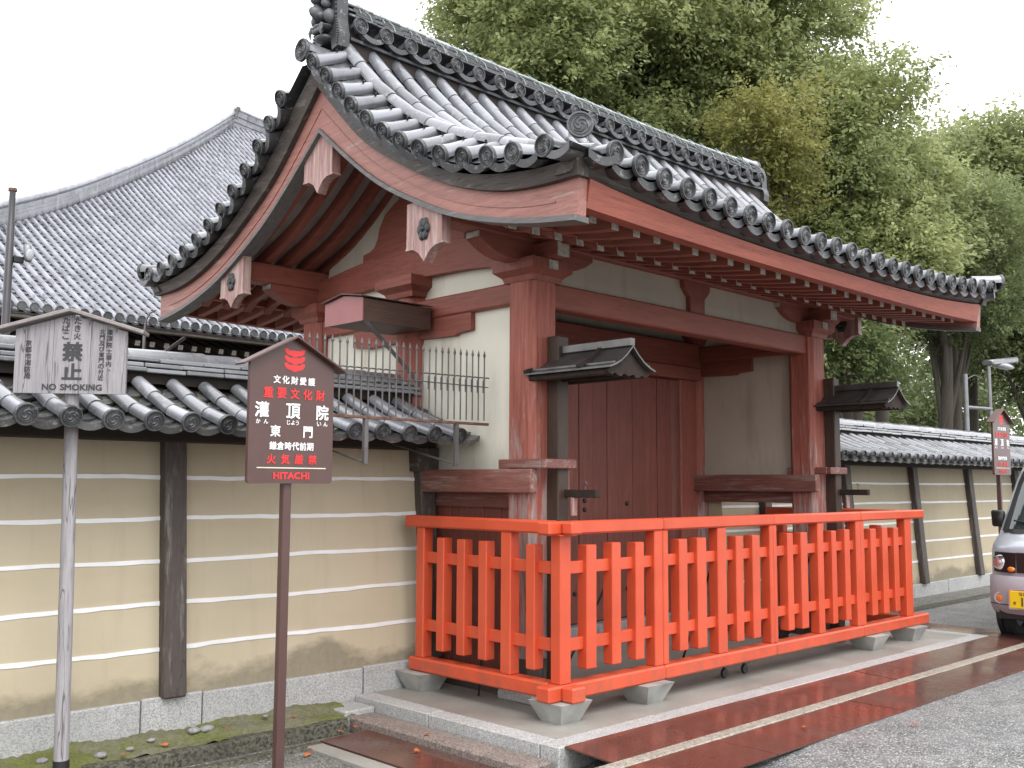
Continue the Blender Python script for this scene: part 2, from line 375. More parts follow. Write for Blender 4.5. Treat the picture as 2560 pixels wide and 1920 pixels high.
def disc_tile(L, r, R, name='eave_disc_tile', n=28, body=True, dep=.028):
    mb = MB()
    if body:
        vs = []
        for (y, rr) in ((0, r*.96), (L*.7, r), (L-.02, R*.93)):
            for k in range(13):
                a = math.pi*(-.08+1.16*k/12); vs.append((rr*math.cos(a), y, rr*math.sin(a)))
        mb.add(vs, [(i*13+k, i*13+k+1, (i+1)*13+k+1, (i+1)*13+k) for i in range(2) for k in range(12)])
    me = mb.mesh(name, 'tile') if False else None
    nb = len(mb.f)
    lathe_y(mb, [(R*.9, -dep), (R, -dep*.9), (R, -.003), (R*.97, 0), (R*.88, 0), (R*.84, -.008), (R*.76, -.008), (R*.735, -.003), (R*.71, -.008), (0.0015, -.008)], n, L)
    tomoe(mb, R, L-.008)
    me = mb.mesh(name, 'tile', smooth=45); me.materials.append(MT['disc'])
    for i, p in enumerate(me.polygons): p.material_index = 0 if i < nb else 1
    return me
def pan_arc(w, L, sag, th, name, mat, lip=0., tilt=.016):
    """concave pan: across X, length L along Y; optional hanging lip at the low end"""
    mb = MB(); n = 8; top = []; 
    for y in (0, L):
        top.append([(w*(k/n-.5), y, (0 if y else -tilt)-sag*(1-(2*k/n-1)**2)) for k in range(n+1)])
    low = [(p[0], L, p[2]-th-lip) for p in top[1]]; inr = [(p[0], L-.025, p[2]-th-lip) for p in top[1]]; bk = [(p[0], 0, p[2]-th) for p in top[0]]
    mb.grid([top[0], top[1], low, inr, bk]); return mb.mesh(name, mat, smooth=40)
def slopeframe(p0, p1, side):
    """Y = direction p0->p1, X = side, Z = up normal"""
    Y = (Vector(p1)-Vector(p0)).normalized(); X = Vector(side); X = (X-Y*X.dot(Y)).normalized(); Z = X.cross(Y)
    if Z.z < 0: X = -X; Z = -Z
    return X, Y, Z
# ================================================================== GROUND AND SETTING
ZP = -.13                                                       # platform level
def zroad(x, y=0):
    t = min(1, max(0, (x+.6)/1.6)); t = t*t*(3-2*t); return -.285+t*.125-.0*y
mb = MB(); mb.box(-400, 400, -400, 400, -1.2, -.42, 0); struct('ground', mb, 'gravel')
def sheet(name, mat, x0, x1, y0, y1, zf, nx, ny, kind='structure'):
    mb = MB(); mb.grid([[(lerp(x0, x1, i/nx), lerp(y0, y1, j/ny), zf(lerp(x0, x1, i/nx), lerp(y0, y1, j/ny))) for i in range(nx+1)] for j in range(ny+1)])
    return struct(name, mb, mat, 60, kind)
sheet('road', 'asphalt', -.72, 60, -30, 1.2, zroad, 240, 12)
sheet('road', 'gravel', -40, -.70, -30, 1.28, lambda x, y: zroad(x)-.002, 80, 24)
sheet('courtyard', 'gravel', -60, 90, 2.35, 90, lambda x, y: -.205, 4, 4)
# platform: concrete slab with granite edging
mb = MB(); mb.box(-.30, 5.68, -.25, 5.2, -.42, ZP, .0); plat = struct('platform', mb, 'conc')
def stones(parent, segs, y0, y1, z0, z1, axis='x', mat='granite', name='stone', gap=.004, b=.006):
    for a, c in zip(segs[:-1], segs[1:]):
        m = MB(); j = random.uniform(-.003, .003)
        if axis == 'x': m.box(a+gap, c-gap, y0, y1, z0, z1+j, b)
        else: m.box(y0, y1, a+gap, c-gap, z0, z1+j, b)
        part(parent, name, m, mat)
stones(plat, [-.448, .62, 1.85, 3.0, 4.2, 5.1, 5.82], -.40, -.252, -.42, ZP+.003, 'x')
stones(plat, [-.250, .75, 1.545], -.448, -.302, -.42, ZP+.004, 'y')
stones(plat, [-.250, .75, 1.545], 5.682, 5.82, -.42, ZP+.003, 'y')
# kerb strip of brown aggregate beside the platform, left
mb = MB(); mb.obox((-.565, .55, -.255), ((1, 0, 0), (0, 1, 0), (0, 0, 1)), (.100, .93, .055), .012); struct('kerb', mb, 'kerbagg')
mb = MB(); mb.box(-.70, -.455, 1.30, 1.535, -.30, -.165, .008); struct('kerb', mb, 'granite')
# left kerb along the moss bed with its gutter lip
mb = MB(); mb.grid([[(x, y, z+random.uniform(-.006, .006)) for x in np.linspace(-9, -.72, 70)] for (y, z) in ((1.335, -.22), (1.325, -.200), (1.25, -.198), (1.235, -.21), (1.225, -.295), (1.13, -.31), (1.12, -.268), (1.06, -.262), (1.04, -.285))])
struct('kerb', mb, 'mosskerb', 35)
def zmoss(x, y):
    t = (y-1.28)/.30; return lerp(-.208, -.130, t)+.016*math.sin(x*9+y*15)*math.sin(x*4.1-y*21)+random.uniform(-.009, .009)
sheet('moss_bed', 'moss', -9, -.62, 1.29, 1.60, zmoss, 260, 10, 'stuff')
# right: kerb, pebbly strip along wall
mb = MB(); mb.grid([[(x, y, z+random.uniform(-.005, .005)) for x in np.linspace(6.6, 40, 90)] for (y, z) in ((1.18, -.18), (1.17, -.135), (1.05, -.135), (1.04, -.20), (1.02, -.24))]); struct('kerb', mb, 'mosskerb', 35)
sheet('verge_strip', 'gravel', 6.3, 40, 1.15, 1.62, lambda x, y: -.14+.04*(y-1.15), 90, 4)
# concrete strips between the steel plates
mb = MB(); mb.box(-1.6, 9.5, -.862, -.765, -.42, -.142, .006); struct('gutter_edge', mb, 'tanagg')
mb = MB(); mb.box(-1.16, -1.04, -1.2, 1.05, -.42, -.262, .008); struct('gutter_edge', mb, 'conc')
def plate(x0, x1, y0, y1, z0, z1, label, ax='y'):
    m = MB(); t = .009
    if ax == 'y': P = [[(x, y, z) for x in (x0, x1)] for (y, z) in ((y0, z0), (y1, z1))]
    else: P = [[(x0, y0, z0), (x1, y0, z1)], [(x0, y1, z0), (x1, y1, z1)]]
    q = [P[0][0], P[0][1], P[1][1], P[1][0]]; m.prism([Vector(p)-Vector(((x0+x1)/2, (y0+y1)/2, min(z0, z1))) for p in q], (0, 0, -t), (0, 0, t))
    o = bpy.data.objects.new('steel_plate', m.mesh('steel_plate', 'rust')); o.location = ((x0+x1)/2, (y0+y1)/2, min(z0, z1)); tag(link(o), label, 'plate', 'rust red gutter plates')
xs = [-.40, 1.42, 3.02, 4.62, 5.80, 7.4]
nm = ['whose near end juts out over the dark gutter', 'second from the gutter\'s open end', 'third from the gutter\'s open end', 'in front of the last fence foot', 'reaching under the parked van']
for i in range(5): plate(xs[i]+.004, xs[i+1]-.004, -.775, -.40, -.150-.002*(i % 2), -.128-.002*(i % 2), 'rust red plate along the platform edge, '+nm[i])
xs = [-1.3, .42, 2.02, 3.62, 5.22, 6.82]
nm = ['nearest the bottom edge of the photo', 'with a yellow leaf on it', 'with faint tread lines, third along', 'fourth along towards the van', 'farthest, beside the van']
for i in range(5): plate(xs[i]+.004, xs[i+1]-.004, -1.27, -.866, -.152, -.146-.002*(i % 2), 'rust red plate beside the asphalt, '+nm[i])
plate(-1.035, -.672, -1.1, 1.09, -.255, -.248, 'rust red checker plate left of the platform behind the brown sign post', 'x')
plate(5.83, 6.12, -.35, 1.0, -.150, -.148, 'dark wet steel plate crossing behind the fence\'s far end', 'x')
plate(6.13, 6.45, -.35, 1.0, -.152, -.150, 'dark wet steel plate crossing just in front of the van\'s wheel', 'x')

# ================================================================== TEMPLE GATE
GX0, GX1, GC, GYF, GYM, GYR = .38, 4.22, 2.30, .63, 1.968, 3.306
XL, XR, XM = -.56, 5.25, 2.345
gate = thing('temple_gate', 'red wooden temple gate with curved grey tiled roof and closed plank doors', 'gate', (GC, GYM, ZP))
# ---- roof profiles (d = horizontal distance from ridge)
PV = spline([-.1, .13, .31, .47, .63, .82, 1.01, 1.2, 1.4, 1.61, 1.83, 2.05, 2.27, 2.52, 2.80], [4.69, 4.47, 4.31, 4.15, 4.0, 3.85, 3.715, 3.60, 3.50, 3.412, 3.345, 3.30, 3.27, 3.256, 3.258])
BT = spline([0, .27, .63, .955, 1.31, 1.72, 2.18, 2.64], [4.352, 4.084, 3.761, 3.557, 3.365, 3.200, 3.099, 3.085])
BB = spline([0, .40, .80, 1.165, 1.454, 1.854, 2.257, 2.62], [4.0, 3.683, 3.409, 3.221, 3.092, 2.966, 2.881, 2.835])
def sag(x): return .13*(1-min(1, abs(x-XM)/2.9)**3)
PR = spline([-.1, .02, .10, .28, .46, .66, .85, 1.03, 1.25, 1.47, 1.68, 1.90, 2.12, 2.47, 2.80], [4.92, 4.79, 4.695, 4.50, 4.315, 4.145, 3.995, 3.88, 3.765, 3.665, 3.585, 3.505, 3.432, 3.325, 3.258])
def rz(x, d): return PR(d)-sag(x)*(d/2.8)**2
def wy(d, s): return GYM-s*d                                     # s=+1 front slope, -1 rear
# ---- pillars
def pillar(x, y, half, z0, z1, ch):
    h = half; poly = [(x-h, y-h+ch, z0), (x-h+ch, y-h, z0), (x+h-ch, y-h, z0), (x+h, y-h+ch, z0), (x+h, y+h-ch, z0), (x+h-ch, y+h, z0), (x-h+ch, y+h, z0), (x-h, y+h-ch, z0)]
    return MB().prism(poly, (0, 0, 0), (0, 0, z1-z0))
for x in (GX0, GX1):
    for y in (GYF, GYR):
        part(gate, 'pillar', pillar(x, y, .135, ZP+.06, 2.80, .04), 'pillar')
        part(gate, 'pillar_base', MB().box(x-.17, x+.17, y-.17, y+.17, ZP, ZP+.065, .012), 'granite')
    part(gate, 'pillar', MB().tube([(x, GYM, ZP), (x, GYM, 2.86)], .15, 20), 'pillar', 40)
    for s in (1, -1):       # metal sleeve at the foot of each outer pillar
        y = GYM-s*(GYM-GYF); part(gate, 'foot_sleeve', pillar(x, y, .141, ZP+.062, .16, .042), 'dark_z')
# ---- bracket blocks on pillars
def block(x, y, w, z0, z1):
    zc = lerp(z0, z1, .5); r = []
    for (z, k) in ((z0, .70), (lerp(z0, zc, .5), .76), (zc, 1.), (z1, 1.)): r.append([(x-w*k, y-w*k, z), (x+w*k, y-w*k, z), (x+w*k, y+w*k, z), (x-w*k, y+w*k, z)])
    m = MB(); vs = [p for q in r for p in q]; fs = [(0, 3, 2, 1), (12, 13, 14, 15)]+[(i*4+k, i*4+(k+1) % 4, (i+1)*4+(k+1) % 4, (i+1)*4+k) for i in range(3) for k in range(4)]
    return m.add(vs, fs)
for x in (GX0, GX1):
    for y in (GYF, GYR): part(gate, 'bearing_block', block(x, y, .205, 2.78, 2.93), 'red_z')
    sgn = -1 if x == GX0 else 1
    part(gate, 'bearing_block', block(x, GYM, .235, 2.83, 2.99), 'red_y')
    # bracket arms along X below the purlins, with pale end grain
    for y in (GYF, GYR):
        h = .58; A = []; B = []
        for i in range(15):
            t = -1+2*i/14; A.append((x+t*h, y-.07, 3.065)); e = max(0, abs(t)-.45)/.55; B.append((x+t*h, y-.07, 2.915+.105*e**2.2))
        arm = part(gate, 'bracket_arm', MB().strip(A, B, (0, .14, 0)), 'red_x')
        for t in (-1, 1): part(arm, 'end_grain', MB().box(x+t*h-.004, x+t*h+.006*t, y-.068, y+.068, 3.022, 3.063, .001), 'white_end')
        part(arm, 'end_grain', MB().box(x-.045, x+.045, y-.209*(1 if y < GYM else -1)-.004, y-.209*(1 if y < GYM else -1)+.004, 2.86, 2.925, .001), 'white_end')
        # stub of the cross beam poking out at the front
        s = 1 if y < GYM else -1
        st = part(gate, 'beam_nose', MB().box(x-.06, x+.06, y-s*.30, y, 2.935, 3.06, .01), 'red_y')
        part(st, 'end_grain', MB().box(x-.058, x+.058, y-s*.305-.002, y-s*.305+.003, 2.937, 3.058, .001), 'white_end')
# ---- beams
for s in (1, -1):
    y = GYM-s*(GYM-GYF); ya, yb = sorted((y-.075, y+.075))
    part(gate, 'tie_beam', MB().box(GX0+.10, GX1-.10, ya, yb, 2.615, 2.80, .012), 'red_x')
    pur = part(gate, 'purlin', MB().box(-.475, 5.09, y-.085, y+.085, 3.066, 3.235, .01), 'red_x')
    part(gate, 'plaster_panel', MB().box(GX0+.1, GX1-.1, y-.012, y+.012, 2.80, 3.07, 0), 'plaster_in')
    poly = [(2.135, 0, 3.064), (2.145, 0, 3.00), (2.19, 0, 2.955), (2.22, 0, 2.93), (2.225, 0, 2.802), (2.425, 0, 2.802), (2.43, 0, 2.93), (2.46, 0, 2.955), (2.505, 0, 3.0), (2.515, 0, 3.064)]
    part(gate, 'strut', MB().prism(poly, (0, y-.06, 0), (0, .12, 0)), 'red_z')
rp = part(gate, 'purlin', MB().box(-.475, 5.09, GYM-.09, GYM+.09, 3.86, 4.03, .01), 'red_x')
for x, sg in ((GX0, -1), (GX1, 1)):
    part(gate, 'tie_beam', MB().box(x-.085, x+.085, GYF+.1, GYR-.1, 2.64, 2.80, .012), 'red_y')
    # stepped nosing under the tie beam either side of the main pillar
    for s in (1, -1):
        def Y(v): return GYM-s*v
        poly = [(0, Y(.10), 2.638), (0, Y(.755), 2.638), (0, Y(.757), 2.505), (0, Y(.60), 2.495), (0, Y(.57), 2.478), (0, Y(.10), 2.49)]
        part(gate, 'nosing', MB().prism(poly, (x-.07, 0, 0), (.14, 0, 0)), 'red_y')
    # rainbow beam
    A = []; B = []
    for i in range(25):
        t = -1+2*i/24; A.append((x-.10, GYM+t*1.30, 3.13+.11*(1-t*t))); e = abs(t); low = 2.985 if e < .36 else 2.915+.0*e
        B.append((x-.10, GYM+t*1.30, 2.905+.075*max(0, 1-(e/.92)**4)-(.035 if e > .78 else 0)))
    part(gate, 'rainbow_beam', MB().strip(A, B, (.20, 0, 0)), 'red_y')
    # plaster infill: under the rainbow beam, gable triangle, lower side panel
    part(gate, 'plaster_panel', MB().box(x-.02, x+.02, GYF+.1, GYR-.1, 2.80, 3.0, 0), 'plaster')
    tri = [(0, GYM-1.25, 3.10)]+[(0, GYM-d, min(PV(d)-.28, 4.1)) for d in np.linspace(1.2, 0, 8)]+[(0, GYM+d, min(PV(d)-.28, 4.1)) for d in np.linspace(.15, 1.2, 7)]+[(0, GYM+1.25, 3.10)]
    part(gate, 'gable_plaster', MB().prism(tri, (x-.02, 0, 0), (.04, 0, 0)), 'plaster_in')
    half = [(.66, 3.19), (.655, 3.30), (.56, 3.315), (.50, 3.34), (.46, 3.40), (.43, 3.50), (.36, 3.60), (.26, 3.66), (.17, 3.70), (.16, 3.86)]
    poly = [(0, GYM-a, z) for a, z in half]+[(0, GYM+a, z) for a, z in half[::-1]]
    part(gate, 'frog_leg_strut', MB().prism(poly, (x-.055, 0, 0), (.11, 0, 0)), 'red_y')
    for s in (1, -1):
        ya, yb = sorted((GYM-s*.12, GYM-s*(GYM-GYF-.1)))
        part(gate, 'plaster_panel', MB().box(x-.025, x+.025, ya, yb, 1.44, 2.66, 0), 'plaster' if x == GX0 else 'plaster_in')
        # waist beams clamp the pillars on both faces
        for o in (-.165, .165):
            e = .505 if s == 1 else 3.43; 
            ya, yb = sorted((GYM-s*.05, e-.06*s))
            wb = part(gate, 'waist_beam', MB().box(x+o-.035, x+o+.035, ya, yb, 1.285, 1.452, .008), wood('worn_waist_beam', (.235, .090, .070), 'y', .6, (.34, .24, .215)) if 'waist' not in MT else MT['waist'])
            MT['waist'] = wb.data.materials[0]
        ya, yb = sorted((GYM-s*.12, GYM-s*1.23)); part(gate, 'lower_rail', MB().box(x-.05, x+.05, ya, yb, 1.175, 1.284, .008), MT['waist'])
        if x == GX0 or s == -1:
            n = 6; w = (yb-ya)/n
            pn = part(gate, 'lower_panel', MB().box(x+.03, x+.045, ya, yb, ZP+.10, 1.176, 0), 'dshade')
            for i in range(n): part(pn, 'plank', MB().box(x-.02+random.uniform(-.003, .003), x+.028, ya+w*i+.003, ya+w*(i+1)-.003, ZP+.10, 1.176, .004), 'door')
        ya, yb = sorted((GYM-s*.12, GYM-s*1.3)); part(gate, 'ground_sill', MB().box(x-.08, x+.08, ya, yb, ZP, ZP+.12, .008), 'dark_y')
# ---- doors in the main plane
part(gate, 'lintel', MB().box(GX0+.1, GX1-.1, 1.82, 2.02, 2.575, 2.83, .01), 'red_x')
part(gate, 'lintel', MB().box(GX0+.1, GX1-.1, 1.80, 1.98, 2.44, 2.572, .008), 'red_x')
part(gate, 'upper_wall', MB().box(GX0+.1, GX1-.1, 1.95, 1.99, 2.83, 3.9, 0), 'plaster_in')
part(gate, 'threshold', MB().box(GX0+.1, GX1-.1, 1.80, 2.06, ZP, ZP+.20, .012), 'greywood')
for x0, x1 in ((GX0+.13, GX0+.42), (GX1-.42, GX1-.13)): part(gate, 'door_post', MB().box(x0, x1, 1.84, 2.02, ZP+.2, 2.44, .01), 'red_z')
ws = [.24, .19, .205, .22, .17, .21, .195]
for side in (0, 1):
    x = .88 if side == 0 else 2.305; sc = 1.42/sum(ws); lf = part(gate, 'door', MB().box(x, x+1.42, 1.955, 1.975, ZP+.2, 2.43, 0), 'dshade')
    for w in (ws if side == 0 else ws[::-1]):
        part(lf, 'plank', MB().box(x+.002, x+w*sc-.002, 1.905+random.uniform(-.004, .004), 1.954, ZP+.21, 2.43, .004), 'door'); x += w*sc
    stud = MB().ell((0, 0, 0), (.022, .014, .022), 10, 6).mesh('stud', 'black', smooth=60)
    x0 = .88 if side == 0 else 2.305
    for k, zz in ((0, 1.112), (0, 1.196), (1, 1.163), (0, .35), (1, .35)): inst(lf, 'stud', stud, ((2.236-.70*k) if side == 0 else (2.374+.622*k), 1.900, zz))
# ceiling dark boards
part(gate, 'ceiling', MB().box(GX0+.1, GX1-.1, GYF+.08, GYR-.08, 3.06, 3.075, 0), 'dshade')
# ---- rafters (bent lower rafters and flying rafters)
RB = spline([0, .4, .8, 1.165, 1.42, 1.70, 1.97], [4.02+.03, 3.74, 3.485, 3.335, 3.245, 3.115, 2.975])
def rafter_mesh(pts, w, h, name, mat):
    A = [(-w/2, y, z) for y, z in pts]; B = [(-w/2, y, z-h) for y, z in pts]; return MB().strip(A, B, (w, 0, 0)).mesh(name, mat)
low = rafter_mesh([(-d, RB(d)+.05) for d in np.linspace(0.02, 1.97, 12)], .07, .105, 'rafter', 'red_y')
fly = rafter_mesh([(-1.55, 3.13), (-1.9, 3.055), (-2.2, 3.005), (-2.45, 2.975)], .065, .085, 'flying_rafter', 'red_y')
endm = MB().box(-.034, .034, -.004, .002, -.05, .05, .001).mesh('end_grain', 'white_end')
x = -.45; xr = []
while x < 5.16: xr.append(x); x += .2095
for s in (1, -1):
    for x in xr:
        sg = .12-sag(x)*.92                                       # corner lift
        o = inst(gate, 'rafter', low, (x, GYM, 0), (1, 0, 0), (0, s, 0)); inst(o, 'end_grain', endm, (0, 0, 0)); e = o.children[0]
        e.matrix_local = Matrix.Translation((0, -1.972, RB(1.97)-.002)) @ Matrix.Rotation(-.12, 4, 'X')
        o = inst(gate, 'flying_rafter', fly, (x, GYM, sg*.4-.014), (1, 0, 0), (0, s, 0)); inst(o, 'end_grain', endm, (0, 0, 0)); e = o.children[0]
        e.matrix_local = Matrix.Translation((0, -2.452, 2.933)) @ Matrix.Diagonal((.93, 1, .82, 1))
XS = list(np.linspace(XL+.077, XR-.077, 37))
for s in (1, -1):
    def yy(d): return wy(d, s)
    lift = [.12-sag(x)*.92 for x in XS]
    # soffit boards above the rafters
    m = MB(); m.grid([[(x, yy(d), RB(d)+.053) for x in (XL+.05, XR-.05)] for d in np.linspace(0, 1.97, 12)]); part(gate, 'soffit', m, 'soffit')
    m = MB(); m.grid([[(x, yy(d), z+.4*l-.010) for x, l in zip(XS, lift)] for d, z in ((1.9, 3.062), (2.2, 3.008), (2.62, 2.972))]); part(gate, 'soffit', m, 'soffit')
    # kioi: red board on the lower rafter ends
    part(gate, 'eave_support', MB().strip([(x, yy(1.93), 3.050+.4*l) for x, l in zip(XS, lift)], [(x, yy(1.93), 2.975+.1*l) for x, l in zip(XS, lift)], (0, -s*.05, 0)), 'fascia')
    # kayaoi: curved red fascia, then a thin strip, then the dark tile board
    part(gate, 'fascia', MB().strip([(x, yy(2.56), 2.992+.85*l) for x, l in zip(XS, lift)], [(x, yy(2.53), 2.890+.3*l) for x, l in zip(XS, lift)], (0, -s*.09, 0)), 'fascia')
    part(gate, 'fascia_strip', MB().strip([(x, yy(2.585), 3.008+.85*l) for x, l in zip(XS, lift)], [(x, yy(2.585), 2.993+.85*l) for x, l in zip(XS, lift)], (0, s*.3, 0)), wood('tan_strip', (.20, .12, .07), 'x', .2))
    part(gate, 'tile_board', MB().strip([(x, yy(2.69), 3.072+l) for x, l in zip([XL-.076]+XS[1:-1]+[XR+.076], lift)], [(x, yy(2.625), 3.009+.85*l) for x, l in zip([XL-.072]+XS[1:-1]+[XR+.072], lift)], (0, s*.12, 0)), 'dark_x')
# ---- barge boards, mouldings, dark verge boards, pendants
D = list(np.linspace(0, 2.63, 30)); DB = list(np.linspace(0, 2.615, 30))
for xb, sg in ((XL, 1), (XR-.075, -1)):
    for s in (1, -1):
        part(gate, 'barge_board', MB().strip([(xb, wy(d, s), BT(d)) for d in D], [(xb, wy(d, s), BB(d)+.035) for d in DB], (.075, 0, 0)), 'faded')
        part(gate, 'barge_rib', MB().strip([(xb-.006*sg if sg > 0 else xb+.075, wy(d, s), lerp(BB(d), BT(d), .56)) for d in D[:28]], [(xb-.006*sg if sg > 0 else xb+.075, wy(d, s), lerp(BB(d), BT(d), .56)-.012) for d in D[:28]], (.008, 0, 0)), 'faded')
        part(gate, 'barge_moulding', MB().strip([(xb-.025, wy(d, s), BB(d)+.034) for d in DB], [(xb-.025, wy(d, s), BB(d)) for d in DB], (.125, 0, 0)), 'kerbstrip')
        xo = XL-.075 if sg > 0 else XR-.02
        part(gate, 'verge_board', MB().strip([(xo, wy(d, s), PV(d)-.085) for d in np.linspace(0, 2.68, 30)], [(xo+.03*sg, wy(d, s), BT(d)+.002) for d in list(np.linspace(0, 2.63, 29))+[2.66]], (.095, 0, 0)), 'dark_y')
    xp = XL+.03 if sg > 0 else XR-.085
    def pendant(y, z1, zs, zt, w):
        poly = [(0, y-w, z1), (0, y-w*1.0, zs+.02), (0, y-w*1.08, zs), (0, y-w*.62, zs-.003), (0, y-w*.3, zs-.035), (0, y-w*.08, zt+.02), (0, y, zt), (0, y+w*.08, zt+.02), (0, y+w*.3, zs-.035), (0, y+w*.62, zs-.003), (0, y+w*1.08, zs), (0, y+w, zs+.02), (0, y+w, z1)]
        return part(gate, 'pendant_board', MB().prism(poly, (xp-.02, 0, 0), (.075, 0, 0)), 'pink')
    pendant(GYM+.05, 4.0, 3.655, 3.545, .19)
    for y in (GYF+.10, GYR-.02):
        p = pendant(y, 3.235, 2.915, 2.815, .185)
        m = MB()
        for k in range(6):
            a = k*math.pi/3; m.ell((xp-.026, y+.035*math.cos(a), 3.035+.045*math.sin(a)), (.012, .032, .038), 8, 5)
        m.ell((xp-.030, y, 3.035), (.018, .022, .022), 8, 5); part(p, 'rosette', m, 'black', 50)
# ---- tiled roof
roof = part(gate, 'roof', MB().grid([[(x, GYM-d, rz(x, abs(d))-.075) for x in np.linspace(-.42, 5.17, 21)] for d in np.linspace(-2.70, 2.70, 37)]), 'dshade')
PITCH_T = .2345; ROWS = [-.41+.2325*i for i in range(25)]
TL = .272
m_round = round_tile(TL+.02, .051, .058); m_eave = disc_tile(.22, .056, .069); m_pan = pan_arc(PITCH_T, .2, .035, .012, 'pan_tile', 'pan'); m_epan = pan_arc(.20, .16, .040, .022, 'eave_pan_tile', 'disc', .030)
def rowpts(x, d0, d1, step):
    ds = np.linspace(d0, d1, 160); zs = np.array([rz(x, d) for d in ds]); L = np.concatenate([[0], np.cumsum(np.hypot(np.diff(ds), np.diff(zs)))])
    n = int(round(L[-1]/step)); return [(float(np.interp(t, L, ds)), float(np.interp(t, L, zs))) for t in np.linspace(0, L[-1], n+1)]
panf = MB()
def bakemesh(dst, me, M):
    o = len(dst.v); dst.v += [tuple(M @ v.co) for v in me.vertices]; dst.f += [tuple(i+o for i in p.vertices) for p in me.polygons]
def frame_m(X, Y, Z, p): return Matrix(((X.x, Y.x, Z.x, p[0]), (X.y, Y.y, Z.y, p[1]), (X.z, Y.z, Z.z, p[2]), (0, 0, 0, 1)))
rear = MB(); simple = round_tile(TL+.02, .051, .058, 5, 'tmp', None)
for s in (1, -1):
    for i, x in enumerate(ROWS):
        P = rowpts(x, .09, 2.60, TL); P3 = [Vector((x, wy(d, s), z-.012)) for d, z in P]
        for a, b in zip(P3[:-1], P3[1:]):
            X, Y, Z = slopeframe(a, b, (1, 0, 0))
            if s == 1: inst(roof, 'round_tile', m_round, a+Vector((random.uniform(-.003, .003), 0, random.uniform(-.002, .002))), X, Y, Z)
            else: bakemesh(rear, simple, frame_m(X, Y, Z, a))
        a = P3[-1]; b = Vector((x, wy(2.82, s), rz(x, 2.80)-.012)); X, Y, Z = slopeframe(a, b, (1, 0, 0)); Y = (Y+Vector((0, -s*.7, 0))).normalized(); Z = X.cross(Y)
        if Z.z < 0: X = -X; Z = -Z
        inst(roof, 'eave_disc_tile', m_eave, Vector((x, wy(2.785, s), rz(x, 2.80)-.012))-Y*.22+Vector((random.uniform(-.004, .004), 0, random.uniform(-.004, .004))), X, Y, Z)
        if i < 24 or True:
            xm = x+PITCH_T/2-(0 if i < 24 else PITCH_T*0)
            for (d0, z0), (d1, z1) in zip(rowpts(xm, .08, 2.72, .185)[:-1], rowpts(xm, .08, 2.72, .185)[1:]):
                a = Vector((xm, wy(d0, s), z0-.022)); b = Vector((xm, wy(d1, s), z1-.022)); X, Y, Z = slopeframe(a, b, (1, 0, 0)); bakemesh(panf, m_pan, frame_m(X, Y, Z, a+Z*.012))
            if i < 24:
                inst(roof, 'eave_pan_tile', m_epan, (xm, wy(2.575, s), rz(xm, 2.76)-.030), (1, 0, 0) if s == 1 else (-1, 0, 0), (0, -s, 0), (0, 0, 1)) if s == -1 else inst(roof, 'eave_pan_tile', m_epan, (xm, wy(2.575, s), rz(xm, 2.76)-.030), (-1, 0, 0), (0, -1, 0), (0, 0, 1))
part(roof, 'pan_tiles', panf, 'pan', 40, kind='stuff'); part(roof, 'rear_round_tiles', rear, 'tile', 40, kind='stuff')
# verge tiles at both gables
DV = [.13, .31, .47, .63, .82, 1.01, 1.2, 1.4, 1.61, 1.83, 2.05, 2.27, 2.52]
m_verge = disc_tile(.37, .053, .067, 'verge_disc_tile'); m_vpan = pan_arc(.19, .30, .036, .018, 'verge_pan_tile', 'disc', .030)
m_nail = MB().tube([(0, 0, 0), (0, 0, .025)], .008, 6).mesh('nail', 'black')
for x0, sg in ((-.375, -1), (5.085, 1)):
    for s in (1, -1):
        for d in DV:
            if d < .2 and s == -1: continue
            e = .05; t = Vector((0, wy(d+e, s)-wy(d-e, s), PV(d+e)-PV(d-e))).normalized()
            def vframe(q, xi, xo):
                A = Vector((xi, wy(q, s), PR(q)-.035)); B = Vector((xo, wy(q, s), PV(q)-.004)); Y = (B-A).normalized(); T = (t-Y*t.dot(Y)).normalized(); Z = T.cross(Y); Z = Z if Z.z > 0 else -Z; return A, B, Y.cross(Z), Y, Z
            A, B, X, Y, Z = vframe(d, x0, x0+sg*.37)
            inst(roof, 'verge_disc_tile', m_verge, B-Y*.37, X, Y, Z); inst(roof, 'nail', m_nail, lerp(A, B, .42)+Z*.05, X, Y, Z)
            dm = d+.10; A, B, X, Y, Z = vframe(dm, x0, x0+sg*.36); inst(roof, 'verge_pan_tile', m_vpan, B-Y*.30-Z*.012, X, Y, Z)
        # upright side slab between the last roof row and the verge tiles
        m = MB(); m.grid([[(x0+sg*q, wy(d, s), f(d)-.030) for d in np.linspace(.06, 2.70, 24)] for q, f in ((-.02, PR), (.33, PV))])
        part(roof, 'verge_bed', m, 'pan', 40)
        # corner disc set at 45 degrees
        Y = Vector((sg, -s, 0)).normalized(); X = Y.cross(Vector((0, 0, 1))); 
        inst(roof, 'corner_disc_tile', disc_tile(.30, .060, .074, 'corner_disc_tile', 32), Vector((x0+sg*.12, wy(2.56, s), 3.320)), X, Y, Vector((0, 0, 1)))
        c1 = Vector((sg*.30, -s, 0)).normalized(); inst(roof, 'corner_pan_tile', m_epan, Vector((x0-sg*(-.09), wy(2.62, s), 3.222)), c1.cross(Vector((0, 0, 1))), c1, Vector((0, 0, 1)))
